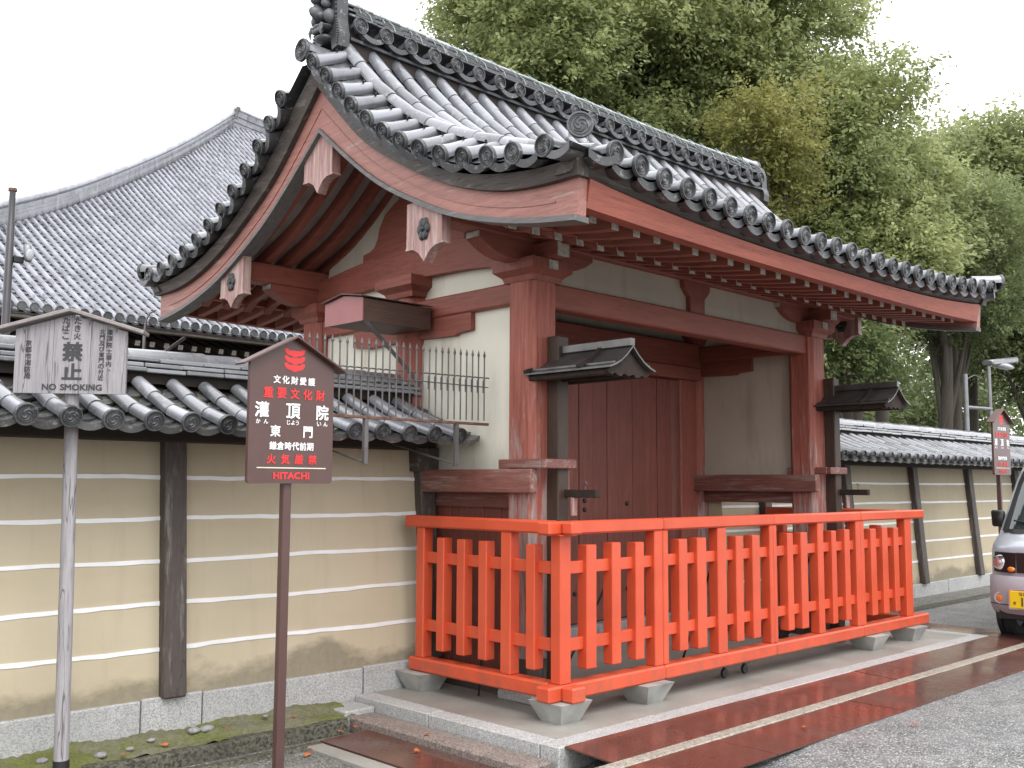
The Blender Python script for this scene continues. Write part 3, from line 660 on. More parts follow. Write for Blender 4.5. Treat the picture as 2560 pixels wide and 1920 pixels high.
# ---- ridge
RX0, RX1 = -.42, 5.42
def rzr(x): return .07*max(0, (x-3.2)/2.2)**2+.02*max(0, (1.2-x)/1.6)**2
ridge = part(gate, 'ridge', MB().strip([(x, GYM-.13, 4.78+rzr(x)) for x in np.linspace(RX0, RX1, 12)], [(x, GYM-.13, 4.60+rzr(x)) for x in np.linspace(RX0, RX1, 12)], (0, .26, 0)), 'dshade')  # near-black band below the ridge discs: shadow put into the colour
m_rd = disc_tile(.12, .048, .066, 'ridge_disc_tile', 24); m_rp = pan_arc(.20, .10, .040, .016, 'ridge_pan_tile', 'disc', .022)
for s in (1, -1):
    for i in range(24):
        x = -.355+.2465*i
        inst(ridge, 'ridge_disc_tile', m_rd, (x, GYM-s*.09, 4.835+rzr(x)), (-s, 0, 0), (0, -s, 0), (0, 0, 1))
        if i < 23: inst(ridge, 'ridge_pan_tile', m_rp, (x+.123, GYM-s*.10, 4.815+rzr(x)), (-s, 0, 0), (0, -s, 0), (0, 0, 1), (1.15, 1, 1.1))
    m = MB(); m.strip([(x, GYM-s*.165, 4.735+rzr(x)) for x in np.linspace(RX0, RX1, 12)], [(x, GYM-s*.165, 4.712+rzr(x)) for x in np.linspace(RX0, RX1, 12)], (0, s*.12, 0)); part(ridge, 'ridge_ledge', m, 'disc')
for k in range(5):
    m = MB(); w = .165-.014*k; x = RX0-.02+.07*(k % 2)
    while x < RX1:
        L = .27; z = 4.905+.026*k+rzr(x)+random.uniform(-.002, .002); m.box(x+.002, min(x+L, RX1+.02)-.002, GYM-w+random.uniform(-.004, .004), GYM+w, z, z+.019, .003); x += L
    part(ridge, 'flat_ridge_tiles', m, 'disc', kind='stuff')
m_cap = round_tile(.29, .066, .072, 10, 'ridge_cap_tile')
for i in range(22):
    x = RX0+.268*i; inst(ridge, 'ridge_cap_tile', m_cap, (x, GYM, 5.025+rzr(x)), (0, -1, 0), Vector((1, 0, rzr(x+.27)-rzr(x))).normalized(), (0, 0, 1))
wire = MB()
for i in range(23):
    x = -.30+.2465*i+random.uniform(-.03, .03); z = rzr(x); wire.tube([(x, GYM-.02, 5.103+z), (x+.02, GYM-.075, 5.06+z), (x+.05, GYM-.155, 4.97+z), (x+.06, GYM-.17, 4.915+z)], .0035, 4); wire.tube([(x, GYM-.04, 5.093+z), (x-.04, GYM-.16, 4.96+z)], .003, 4)
part(ridge, 'tie_wires', wire, 'wire', kind='stuff')
# ogre-faced end tile at the left end, plain slab at the right
def oni(x, sg, face):
    zc = 4.66; out = [(-.27, 0), (-.285, .10), (-.24, .22), (-.235, .42), (-.19, .55), (-.10, .62), (0, .64), (.10, .62), (.19, .55), (.235, .42), (.24, .22), (.285, .10), (.27, 0), (.14, -.02), (.12, .06), (-.12, .06), (-.14, -.02)]
    out = [(a*.62, b) for a, b in out] if face else [(a*.62, b*.72) for a, b in out]; ky = .66 if face else 1
    o = part(ridge, 'ogre_tile', MB().prism([(0, GYM+a, zc+b) for a, b in out], (x, 0, 0), (sg*.10, 0, 0)), 'disc')
    o2 = [(-.245, .02), (-.25, .12), (-.21, .24), (-.205, .40), (-.165, .52), (-.09, .585), (0, .60), (.09, .585), (.165, .52), (.205, .40), (.21, .24), (.25, .12), (.245, .02)]
    bead = MB()
    for (a, b), (c, d) in zip(out[:12], out[1:13]):
        n = 5
        for k in range(n): bead.ell((x+sg*.105, GYM+lerp(a, c, k/n)*.93, zc+.02+lerp(b, d, k/n)*.93), (.010, .010, .010), 6, 4)
    part(ridge, 'bead_row', bead, 'disc', 60, kind='stuff')
    if face:
        m = MB(); X = x+sg*.10; E = lambda y, z, rx, ry, rz_, dx=0: m.ell((X+sg*dx*.8, GYM+y*ky, zc+z), (rx*.8, ry*ky, rz_), 12, 8)
        E(0, .46, .10, .17, .09); E(-.085, .40, .085, .07, .035, .05); E(.085, .40, .085, .07, .035, .05)      # forehead and brows
        E(-.085, .345, .055, .038, .036, .05); E(.085, .345, .055, .038, .036, .05)                           # eyes
        E(0, .27, .14, .055, .06, .06); E(-.045, .25, .07, .035, .035, .06); E(.045, .25, .07, .035, .035, .06) # nose
        E(-.13, .24, .08, .055, .06, .02); E(.13, .24, .08, .055, .06, .02)                                    # cheeks
        E(0, .165, .10, .15, .028, .03); E(0, .085, .09, .12, .030, .02)                                       # lips
        for y in (-.066, .066): m.tube([(X+sg*.08, GYM+y, zc+.17), (X+sg*.10, GYM+y*1.05, zc+.12), (X+sg*.09, GYM+y*1.1, zc+.075)], [.018, .014, .003], 8)
        for y in (-.035, 0, .035): m.box(X+sg*.05, X+sg*.10, GYM+y-.014, GYM+y+.014, zc+.11, zc+.15, .008)
        m.tube([(X+sg*.07, GYM, zc+.47), (X+sg*.13, GYM, zc+.475), (X+sg*.19, GYM, zc+.50)], [.035, .022, .004], 8)
        for y in (-.085, .085): m.tube([(X, GYM+y, zc+.50), (X+sg*.05, GYM+y*1.15, zc+.58), (X+sg*.06, GYM+y*1.1, zc+.68)], [.035, .025, .004], 8)
        part(o, 'ogre_face', m, 'disc', 60)
oni(-.44, -1, True); oni(5.42, 1, False)
inst(ridge, 'bird_perch_tile', disc_tile(.36, .07, .088, 'ridge_end_disc_tile'), (-.40, GYM, 4.60), (0, 1, 0), (-1, 0, 0), (0, 0, 1))
inst(ridge, 'ridge_end_tube', disc_tile(.34, .07, .088, 'ridge_end_tube'), (5.16, GYM, 5.10), (0, -1, 0), (1, 0, 0), (0, 0, 1))
# ================================================================== EARTHEN WALLS
def face_y(z): return 1.58+.085*(z-.05)
def earthen_wall(label, x0, x1, joints, posts, row0, nrow, pitch, endfix):
    w = thing('earthen_wall', label, 'wall', ((x0+x1)/2, 2.0, ZP))
    yb = lambda z: 4.0-face_y(z)
    m = MB(); vs = [(x, y, z) for x in (x0, x1) for (y, z) in ((face_y(.04), .04), (face_y(1.64), 1.64), (yb(1.64), 1.64), (yb(.04), .04))]
    m.add(vs, [(0, 1, 2, 3), (7, 6, 5, 4), (0, 4, 5, 1), (1, 5, 6, 2), (2, 6, 7, 3)]); part(w, 'plaster_body', m, 'earth')
    for z in (1.378, 1.122, .862, .602, .335):
        m = MB(); n = 60; h = .0125
        A = [(lerp(x0, x1, i/n), face_y(z)-.006, z+h+random.uniform(-.0025, .0025)+.004*math.sin(i*.37+z*9)) for i in range(n+1)]; B = [(p[0], face_y(z)-.006, p[2]-2*h+random.uniform(-.0035, .0035)) for p in A]
        part(w, 'white_line', m.strip(A, B, (0, .012, 0)), 'lime')
    for a, b in zip(joints[:-1], joints[1:]): part(w, 'stone', MB().box(a+.004, b-.004, 1.55+random.uniform(-.004, .004), 1.75, -.42, .052+random.uniform(-.006, .006), .008), 'granite')
    for px in posts:
        m = MB(); a = Vector((px, face_y(.055)-.035, .045)); b = Vector((px+random.uniform(-.01, .01), face_y(1.62)-.035, 1.62)); m.bar(a, b, .145, .09, (0, 1, 0), .01); part(w, 'post', m, 'dark_z')
    part(w, 'eave_beam', MB().box(x0, x1, 1.62, 1.72, 1.60, 1.70, .01), 'dshade')
    prof = spline([-.05, .2, .45, .7, .95], [2.09, 1.965, 1.852, 1.758, 1.69])        # z against distance from the ridge line y=2.0
    yy = lambda d, s: 2.0-s*d
    rf = part(w, 'wall_roof', MB().grid([[(x, 2.0-d, prof(abs(d))-.055) for x in (x0, x1)] for d in np.linspace(-.84, .84, 15)]), 'dshade')
    mr = round_tile(.27, .045, .051, 10, 'round_tile', 'wtile'); me = disc_tile(.26, .050, .060, 'eave_disc_tile', 24); mp = pan_arc(pitch, .170, .040, .018, 'pan_tile', 'wpan', tilt=.024); mep = pan_arc(pitch*.92, .125, .042, .016, 'eave_pan_tile', 'wpan', .022, .02)
    for i in range(nrow):
        x = row0+pitch*i
        for s in (1, -1):
            if s == -1 and i % 1: continue
            ds = [.17, .42, .68, .95]
            for k in range(3):
                a = Vector((x, yy(ds[k], s), prof(ds[k])-.004)); b = Vector((x, yy(ds[k+1], s), prof(ds[k+1])-.004)); X, Y, Z = slopeframe(a, b, (1, 0, 0))
                jx = Vector((random.uniform(-.004, .004), 0, random.uniform(-.003, .003)))
                if s == 1: inst(rf, 'round_tile' if k < 2 else 'eave_disc_tile', mr if k < 2 else me, a+jx, X, Y, Z)
                else:
                    if k == 0: back.append((mr, a, X, Y, Z)) 
                    back.append((mr, a, X, Y, Z))
            xm = x+pitch/2
            if s == 1:
                dp = np.linspace(.15, .93, 6)
                for k in range(5):
                    a = Vector((xm, yy(dp[k], s), prof(dp[k])-.016)); b = Vector((xm, yy(dp[k+1], s), prof(dp[k+1])-.016)); X, Y, Z = slopeframe(a, b, (1, 0, 0))
                    inst(rf, 'pan_tile' if k < 4 else 'eave_pan_tile', mp if k < 4 else mep, a+Z*(.012+random.uniform(-.002, .003)), X, Y, Z)
    bm = MB()
    for (mm, a, X, Y, Z) in back: bakemesh(bm, mm, frame_m(X, Y, Z, a))
    back.clear(); part(rf, 'rear_tiles', bm, 'wtile', 40, kind='stuff')
    rg = part(w, 'ridge', MB().box(x0, x1, 1.86, 2.14, 1.98, 2.08, 0), 'dshade')
    for c in range(3):
        m = MB(); x = x0+.06*c; hw = .205-.018*c
        while x < x1:
            L = random.uniform(.26, .31); z = 2.045+.036*c+random.uniform(-.004, .004); m.box(x+.002, min(x+L, x1)-.002, 2-hw+random.uniform(-.01, .01), 2+hw, z, z+.027, .005)
            part(rg, 'flat_ridge_tile', m, 'wtile') if x1-x0 < 9 and c < 3 else None
            if x1-x0 < 9: m = MB()
            x += L
        if x1-x0 >= 9: part(rg, 'flat_ridge_tiles', m, 'wtile', kind='stuff')
    mc = round_tile(.29, .062, .070, 10, 'ridge_cap_tile', 'wtile'); x = x0
    while x < x1-.1:
        inst(rg, 'ridge_cap_tile', mc, (x, 2.0, 2.155+random.uniform(-.004, .004)), (0, -1, 0), (1, 0, 0), (0, 0, 1)); x += .27
    return w
back = []
LW = earthen_wall('ochre earthen wall with five white lines and tiled roof, left of the gate', -6.6, .33, [-6.6, -5.6, -4.7, -3.05, -1.99, -1.594, -.37, .33], [-5.6, -3.70, -1.80, .25], -.136-.2295*27, 29, .2295, True)
RW = earthen_wall('ochre earthen wall with white lines and tiled roof, beyond the gate on the right', 4.27, 26, [4.27]+[5.2+1.1*i for i in range(20)], [5.05, 6.93, 8.83, 10.72, 12.6, 14.5, 16.4, 18.3], 4.42, 62, .2295, False)
part(LW, 'end_board', MB().box(.13, .34, 1.60, 2.3, 1.44, 1.62, .004), 'dark_y')

# ================================================================== HALL BEHIND THE WALL
hall = thing('temple_hall', 'large hall with a sweeping grey tiled hip roof behind the left wall', 'building', (12, 38, -.2))
HP = spline([0, 2, 5.87, 8.13, 11, 15, 20.4], [5.02, 6.05, 8.18, 9.50, 11.38, 14.22, 18.45]); HXC, HY0 = -2.0, 18.0
hroof = part(hall, 'roof', MB().grid([[(lerp(HXC+s, 42-s, t), HY0+s, HP(s)-.14) for t in (0, .25, .5, .75, 1)] for s in np.linspace(0, 20.4, 22)]), 'dshade')
part(hall, 'rear_roof', MB().grid([[(lerp(HXC+s, 42-s, t), 58.8-s, HP(s)-.14) for t in (0, 1)] for s in np.linspace(0, 20.4, 12)]).grid([[(HXC+s, lerp(HY0+s, 58.8-s, t), HP(s)-.14) for t in (0, 1)] for s in np.linspace(0, 20.4, 12)]).grid([[(42-s, lerp(HY0+s, 58.8-s, t), HP(s)-.14) for t in (0, 1)] for s in np.linspace(0, 20.4, 12)]), 'htile')
hp = .262; x = -1.6; hpan = MB()
while x < 23:
    if x < -1.2: x += hp; continue
    smax = min(20.2, x-HXC)-.28; m = MB(); n = 6; ss = []; s = 0.
    while s < smax-.15: ss.append(s); s += .40
    ss.append(smax); rings = []
    for i, s in enumerate(ss):
        for (q, r) in (((s, .074), (min(s+.38, smax), .065)) if i < len(ss)-1 else ((s, .072),)):
            z = HP(q); e = .02; sl = (HP(min(q+e, 20.4))-HP(max(0, q-e)))/(2*e); nl = math.hypot(1, sl); ny, nz = -sl/nl, 1/nl
            rings.append([(x+r*math.cos(math.pi*k/n), HY0+q+ny*(r*math.sin(math.pi*k/n)-.03), z+nz*(r*math.sin(math.pi*k/n)-.03)) for k in range(n+1)])
    m.grid(rings); part(hroof, 'tile_row', m, 'htile', 50)
    xm = x+hp/2; s = 0.; smx = min(20.2, xm-HXC); step = .26 if x < 14 else .5
    while s < smx-.1:
        s2 = min(s+step, smx); z1, z2 = HP(s), HP(s2)
        A = [(xm+(k/3-.5)*hp*.9, HY0+s2, z2-.052-.042*(1-(2*k/3-1)**2)) for k in range(4)]; B = [(xm+(k/3-.5)*hp*.9, HY0+s-.015, z1-.012-.042*(1-(2*k/3-1)**2)) for k in range(4)]; C = [(p[0], p[1]+.02, p[2]-.05) for p in B]
        hpan.grid([A, B, C]); s = s2
    x += hp
part(hroof, 'pan_tiles', hpan, 'hpan', kind='stuff')
hd = MB(); lathe_y(hd, [(.08, -.06), (.10, -.05), (.10, 0), (.085, .0), (.08, -.012), (.002, -.012)], 14, .05); hd = hd.mesh('eave_disc_tile', 'disc', smooth=40)
x = -1.6
while x < 14: inst(hroof, 'eave_disc_tile', hd, (x, HY0-.02, HP(0)+.03), (-1, 0, 0), (0, -1, 0), (0, 0, 1)); x += hp
# hip and main ridge stacks
def stack(pts, name, w=.26, h=.42):
    m = MB()
    for c in range(6):
        k = (1-.05*c)-(.22 if c % 2 else 0); A = [Vector(p)+Vector((-w*.7*k, -w*.7*k, -.30+(h+.32)*c/6)) for p in pts]; B = [p+Vector((0, 0, (h+.32)/6-.002)) for p in A]; m.strip(B, A, (w*1.4*(1-.05*c), w*1.4*(1-.05*c), 0) if False else (w, w*.6, 0))
    part(hall, name, m, 'hpan')
    m = MB(); m.tube([Vector(p)+Vector((-.02, -.04, h+.06)) for p in pts], .10, 8); part(hall, name+'_cap', m, 'htile', 50)
stack([(HXC+s, HY0+s, HP(s)-.02) for s in np.linspace(0, 20.4, 40)], 'hip_ridge')
stack([(HXC+20.4+t, HY0+20.4, 18.45+.012*(t-6)**2-.43) for t in np.linspace(0, 12, 13)], 'main_ridge', .3, .6)
part(hall, 'ridge_finial', MB().tube([(18.4, 38.3, 18.6), (18.48, 38.3, 18.95), (18.58, 38.3, 19.2)], [.12, .10, .12], 8), 'disc')
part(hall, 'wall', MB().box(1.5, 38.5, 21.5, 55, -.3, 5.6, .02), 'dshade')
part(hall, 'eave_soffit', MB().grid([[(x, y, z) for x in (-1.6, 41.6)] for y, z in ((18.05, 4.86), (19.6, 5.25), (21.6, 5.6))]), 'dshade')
part(hall, 'eave_fascia', MB().box(-1.8, 41.8, 18.02, 18.2, 4.80, 4.93, .01), 'dark_x')
rf1 = MB().box(-.06, .06, 0, 1.4, -.06, .06, .004).mesh('rafter', 'dshade'); rfe = MB().box(-.062, .062, -.006, 0, -.062, .062, .002).mesh('end_grain', 'white_end')
for i in range(44):
    o = inst(hall, 'rafter', rf1, (-1+.36*i, 18.75, 4.62), (1, 0, 0), Vector((0, 1, .35)).normalized(), Vector((0, -.35, 1)).normalized()); inst(o, 'end_grain', rfe, (0, 0, 0)).matrix_local = Matrix.Identity(4)

# ================================================================== VERMILION BARRIER FENCE
def slat(m, x0, x1, y0, y1):
    q = lambda k: random.uniform(-k, k); t = q(.003); return m.obox(((x0+x1)/2+q(.003), (y0+y1)/2, .561+q(.004)), ((1, 0, t), (0, 1, q(.003)), (-t, 0, 1)), ((x1-x0)/2+q(.002), (y1-y0)/2, .396+q(.004)), .006)
def fence_front(label, x0, x1, posts, slats, feet, extl=0., extr=0.):
    t = thing('barrier_fence', label, 'fence', ((x0+x1)/2, .05, ZP), 'vermilion barrier fence panels')
    part(t, 'top_rail', MB().box(x0-extl, x1+extr, -.012, .098, 1.028, 1.112, .012), 'verm')
    part(t, 'bottom_rail', MB().box(x0-extl*1.05, x1+extr*1.1, -.018, .105, .0, .097, .012), 'verm')
    for z in (.775, .290): part(t, 'rail', MB().box(x0+.01, x1-.01, .03, .062, z, z+.08, .004), 'verm')
    for a, b in posts: part(t, 'post', MB().box(a, b, 0, .09, .096, 1.03, .007), 'verm')
    for a, b in slats: part(t, 'slat', slat(MB(), a, b, -.002, .084), 'verm')
    for fx in feet: foot(t, fx, .045)
    return t
def foot(t, x, y):
    m = MB(); r = [[(x+sx*w, y+sy*w, z) for sx, sy in ((-1, -1), (1, -1), (1, 1), (-1, 1))] for w, z in ((.085, ZP), (.145, .0))]
    m.hull(r[0]+r[1], [(0, 3, 2, 1), (4, 5, 6, 7)]+[(k, (k+1) % 4, 4+(k+1) % 4, 4+k) for k in range(4)]); part(t, 'foot', m, 'foot')
def fence_side(label, x, y0, y1, posts, slats, feet):
    t = thing('barrier_fence', label, 'fence', (x+.05, (y0+y1)/2, ZP), 'vermilion barrier fence panels')
    part(t, 'top_rail', MB().box(x-.012, x+.098, y0, y1+.13, 1.030, 1.114, .012), 'verm'); part(t, 'bottom_rail', MB().box(x-.018, x+.105, y0, y1+.06, .002, .099, .012), 'verm')
    for z in (.775, .290): part(t, 'rail', MB().box(x+.03, x+.062, y0+.01, y1+.03, z, z+.08, .004), 'verm')
    for a, b in posts: part(t, 'post', MB().box(x, x+.09, a, b, .098, 1.031, .007), 'verm')
    for a, b in slats: part(t, 'slat', slat(MB(), x-.002, x+.084, a, b), 'verm')
    for fy in feet: foot(t, x+.045, fy)
    return t
F1 = fence_front('vermilion fence panel at the near corner, three slats between its posts', 0, 1.058, [(0, .10), (.965, 1.057)], [(.25, .345), (.505, .60), (.753, .848)], [.045, .90], .115, 0)
part(F1, 'corner_cap', MB().box(-.03, .12, -.03, .12, 1.020, 1.030, .003), 'verm')
F2 = fence_front('vermilion fence panel second from the near corner, split by a wide middle post', 1.062, 2.51, [(1.063, 1.122), (1.734, 1.85), (2.46, 2.509)], [(1.25, 1.35), (1.475, 1.585), (1.975, 2.075), (2.21, 2.31)], [])
F3 = fence_front('vermilion fence panel third from the near corner, in front of the right pillar', 2.512, 3.985, [(2.513, 2.565), (3.225, 3.32), (3.905, 3.984)], [(2.722, 2.812), (2.94, 3.045), (3.455, 3.54), (3.69, 3.78)], [])
F4 = fence_front('vermilion fence panel at the far right end beside the van', 3.987, 5.035, [(3.988, 4.06), (4.90, 5.034)], [(4.185, 4.285), (4.415, 4.52), (4.655, 4.75)], [4.16, 4.97], 0, .28)
FS = fence_side('vermilion fence side panel running from the near corner to the earthen wall', 0, .106, 1.44, [(.454, .551), (1.356, 1.443)], [(.228, .308), (.687, .770), (.912, .995), (1.131, 1.21)], [1.40])
part(FS, 'rail_end', MB().box(-.016, .104, -.125, -.0185, .001, .098, .012), 'verm'); part(FS, 'rail_end', MB().box(-.010, .096, -.11, -.0125, 1.031, 1.113, .012), 'verm')
FR = fence_side('vermilion fence side panel at the far end, seen through the front slats', 4.945, .106, 1.44, [(.70, .79), (1.356, 1.443)], [(.30, .39), (.50, .59), (.95, 1.04), (1.15, 1.24)], [1.40])
for t, a, b in ((FS, (.18, .95, ZP), (.05, .75, .55)), (F1, (.30, .40, ZP), (.62, .10, .75)), (F2, (1.9, .5, ZP), (1.8, .1, .75)), (F3, (3.3, .5, ZP), (3.27, .1, .75))): part(t, 'stay_rod', MB().tube([a, b], .009, 6), 'black')
for x in (2.0, 2.28):
    m = MB(); 
    for k in range(2): lathe = [(.006, -.012), (.035, -.012), (.038, -.006), (.038, .006), (.035, .012), (.006, .012)]
    lathe_y(m, lathe, 14, .14); m.v = [(p[0]+x, p[1], p[2]+ZP+.038) for p in m.v]; o = part(F2, 'caster', m, 'black', 40); part(o, 'caster_fork', MB().box(x-.012, x+.05, .122, .158, -.055, .0, .004), 'iron')

# ================================================================== TEXT
def text_mesh(body, size, bold=.0, name='lettering', mat='whitelet', ext=.0012, sx=1.):
    cu = bpy.data.curves.new('txt', 'FONT'); cu.body = body; cu.size = size; cu.align_x = 'CENTER'; cu.align_y = 'CENTER'; cu.extrude = ext; cu.resolution_u = 3
    o = bpy.data.objects.new('txt', cu); COL.objects.link(o); dg = bpy.context.evaluated_depsgraph_get(); dg.update(); me = bpy.data.meshes.new_from_object(o.evaluated_get(dg)); bpy.data.objects.remove(o)
    if len(me.vertices) and bold > 0:
        V = [tuple(v.co) for v in me.vertices]; Fc = [tuple(p.vertices) for p in me.polygons]; vs = list(V); fs = list(Fc); b = bold*size
        for q, (dx, dy) in enumerate(((b, b), (-b, b), (b, -b), (-b, -b))):
            o_ = len(vs); vs += [(x+dx, y+dy, z+.00015*(q+1)) for x, y, z in V]; fs += [tuple(i+o_ for i in f) for f in Fc]
        me = bpy.data.meshes.new(name); me.from_pydata(vs, [], fs)
    if len(me.vertices):
        c = np.empty(len(me.vertices)*3, np.float32); me.vertices.foreach_get('co', c); c = c.reshape(-1, 3)
        c[:, 0] -= (c[:, 0].min()+c[:, 0].max())/2; c[:, 1] -= (c[:, 1].min()+c[:, 1].max())/2; c[:, 0] *= sx; me.vertices.foreach_set('co', c.ravel()); me.update()
    me.name = name; me.materials.clear(); me.materials.append(MT[mat]); return me
def write(parent, body, cx, cz, h, plane, mat, bold=.018, w=None, glyphs=None):
    """plane(u, v) -> world point, plus axes; h = height of the lettering, w = optional width"""
    me = text_mesh(body, h, bold, 'lettering', mat); c = [v.co for v in me.vertices]
    if not c: return
    hh = max(p.y for p in c)-min(p.y for p in c); ww = max(p.x for p in c)-min(p.x for p in c); P, X, Z, N = plane(cx, cz)
    sy = h/max(hh, 1e-6); sx = (w/ww) if w else sy
    o = bpy.data.objects.new('lettering', me); l = Vector(P)-rootloc(parent); X = Vector(X)*sx; Z = Vector(Z)*sy; N = Vector(N)
    o.matrix_local = Matrix(((X.x, Z.x, N.x, l.x), (X.y, Z.y, N.y, l.y), (X.z, Z.z, N.z, l.z), (0, 0, 0, 1))); link(o, parent)
def line(parent, chars, xs, z, h, plane, mat, bold=.018, w=None):
    for ch, x in zip(chars, xs): write(parent, ch, x, z, h, plane, mat, bold, w)

# ================================================================== BROWN CULTURAL PROPERTY SIGNS
def brown_sign(label, bx, by, dz, zg, full=True):
    t = thing('notice_sign', label, 'sign', (bx, by, zg), 'brown heritage notice signs')
    part(t, 'post', MB().box(bx-.026, bx+.026, by, by+.052, zg, 1.36+dz, .006), 'browns')
    hw, z0, z1, za = .279, 1.345+dz, 2.03+dz, 2.178+dz; rr = .018
    poly = [(bx-hw+rr, 0, z0), (bx-hw+.005, 0, z0+.006), (bx-hw, 0, z0+rr), (bx-hw, 0, z1), (bx, 0, za), (bx+hw, 0, z1), (bx+hw, 0, z0+rr), (bx+hw-.005, 0, z0+.006), (bx+hw-rr, 0, z0)]
    bd = part(t, 'board', MB().prism(poly[::-1], (0, by-.028, 0), (0, .026, 0)), 'browns')
    for s in (-1, 1):
        a = Vector((bx, by-.02, za+.010)); b = Vector((bx+s*(hw+.062), by-.02, za+.010-(hw+.062)*(za-z1)/hw)); part(t, 'roof_strip', MB().bar(a, b, .105, .012, (0, 0, 1), .002), 'browns')
    pl = lambda x, z: ((bx+1.58+x, by-.0295, z+dz), (1, 0, 0), (0, 0, 1), (0, -1, 0))
    # emblem of three stacked bowls
    m = MB()
    for k, zc in enumerate((2.108, 2.066, 2.024)):
        w = .070; cxm = bx+1.58-1.574; zz = zc+dz
        o = [(-w, .012), (-w*.66, .012), (-w*.60, .002), (w*.60, .002), (w*.66, .012), (w, .012), (w*.92, -.008), (w*.72, -.022), (w*.40, -.028), (w*.22, -.028), (w*.22, -.036), (-w*.22, -.036), (-w*.22, -.028), (-w*.40, -.028), (-w*.72, -.022), (-w*.92, -.008)]
        m.prism([(cxm+a, by-.0295, zz+b) for a, b in o][::-1], (0, 0, 0), (0, .0015, 0))
    part(bd, 'emblem', m, 'redlet')
    line(bd, '文化財愛護', [-1.688+.0575*i for i in range(5)], 1.937, .046, pl, 'whitelet')
    line(bd, '重要文化財', [-1.742+.0865*i for i in range(5)], 1.860, .062, pl, 'redlet', .022)
    line(bd, '灌頂院', [-1.780, -1.577, -1.378], 1.760, .088, pl, 'whitelet', .022)
    for s, xx in (('かん', (-1.802, -1.752)), ('じょう', (-1.606, -1.577, -1.548)), ('いん', (-1.400, -1.355))): line(bd, s, xx, 1.693, .026, pl, 'whitelet', .01)
    if full: line(bd, '東門', [-1.690, -1.475], 1.642, .066, pl, 'whitelet', .022)
    line(bd, '鎌倉時代前期', [-1.703+.0490*i for i in range(6)], 1.558, .046, pl, 'whitelet', .02)
    line(bd, '火気厳禁', [-1.712+.0905*i for i in range(4)], 1.483, .056, pl, 'redlet', .02)
    part(bd, 'rule', MB().box(bx+1.58-1.802, bx+1.58-1.346, by-.0297, by-.027, 1.430+dz, 1.436+dz, 0), 'creamlet')
    write(bd, 'HITACHI', -1.579, 1.389, .040, pl, 'redlet', .035, .238)
brown_sign('brown notice sign with red bowl emblem, nearest, in front of the left wall', -1.58, .665, 0, -.30)
brown_sign('distant brown notice sign with red lettering beside the van', 8.85, .52, .148, -.20, False)

# ================================================================== WEATHERED NO SMOKING SIGN
SE = Vector((.79, -.61, 0)).normalized(); SN = Vector((-.61, -.79, 0)).normalized(); SP = Vector((-2.535, 1.214, 0))
ns = thing('wooden_sign', 'weathered grey wooden no smoking board with pitched roof on a round post', 'sign', tuple(SP+SE*-.073+Vector((0, 0, -.30))))
def sp(e, z, n=0): return SP+SE*e+SN*n+Vector((0, 0, z))
part(ns, 'post', MB().tube([sp(-.038, -.30), sp(-.052, .6), sp(-.062, 1.2), sp(-.073, 1.86)], [.039, .0375, .036, .0365], 16), 'greywood', 50)
part(ns, 'post_sleeve', MB().tube([sp(-.038, -.30), sp(-.0402, -.125)], .0415, 16), 'black', 50)
roofz = lambda e: 2.266-abs(e+.073)*.300
pk = [-.364, -.165, .031, .224]
for a, b in zip(pk[:-1], pk[1:]):
    es = [a+.001, (-.073 if a < -.073 < b else (a+b)/2), b-.001]
    poly = [sp(es[0], 1.827, .040), sp(es[2], 1.827, .040)]+[sp(e, roofz(e)-.005, .040) for e in es[::-1]]
    part(ns, 'plank', MB().prism(poly, (0, 0, 0), tuple(SN*.022)), 'greywood')
for s in (-1, 1):
    L = .392; a = sp(-.073, 2.284, .045); b = sp(-.073+s*L, 2.284-.300*L, .045); part(ns, 'roof_board', MB().bar(a, b, .13, .020, (0, 0, 1), .003), 'greyroof')
nsp = lambda e, z: (sp(e, z, .0630), SE, (0, 0, 1), SN)
bd = [c for c in ns.children if c.name.startswith('plank')][1]
write(bd, 'NO', -.177, 1.862, .034, nsp, 'blacklet', .02, .074); write(bd, 'SMOKING', -.010, 1.862, .034, nsp, 'blacklet', .02, .218)
write(bd, '禁', -.063, 2.057, .106, nsp, 'blacklet', .03); write(bd, '止', -.062, 1.948, .090, nsp, 'blacklet', .03, .106)
def column(s, e, ztop, zbot, h, bold=.012):
    n = len(s); st = (ztop-zbot)/n
    for i, ch in enumerate(s): write(bd, ch, e+(.008 if ch == '、' else 0), ztop-st*(i+.5), h*(.3 if ch == '、' else 1), nsp, 'blacklet', bold)
column('京都市消防局', -.294, 2.118, 1.903, .033); column('たばこ', -.103, 2.250, 2.122, .037); column('たき火', -.042, 2.250, 2.122, .037); column('北門及び東門の付近', .090, 2.186, 1.900, .028); column('灌頂院土塀内、', .129, 2.186, 1.940, .030)

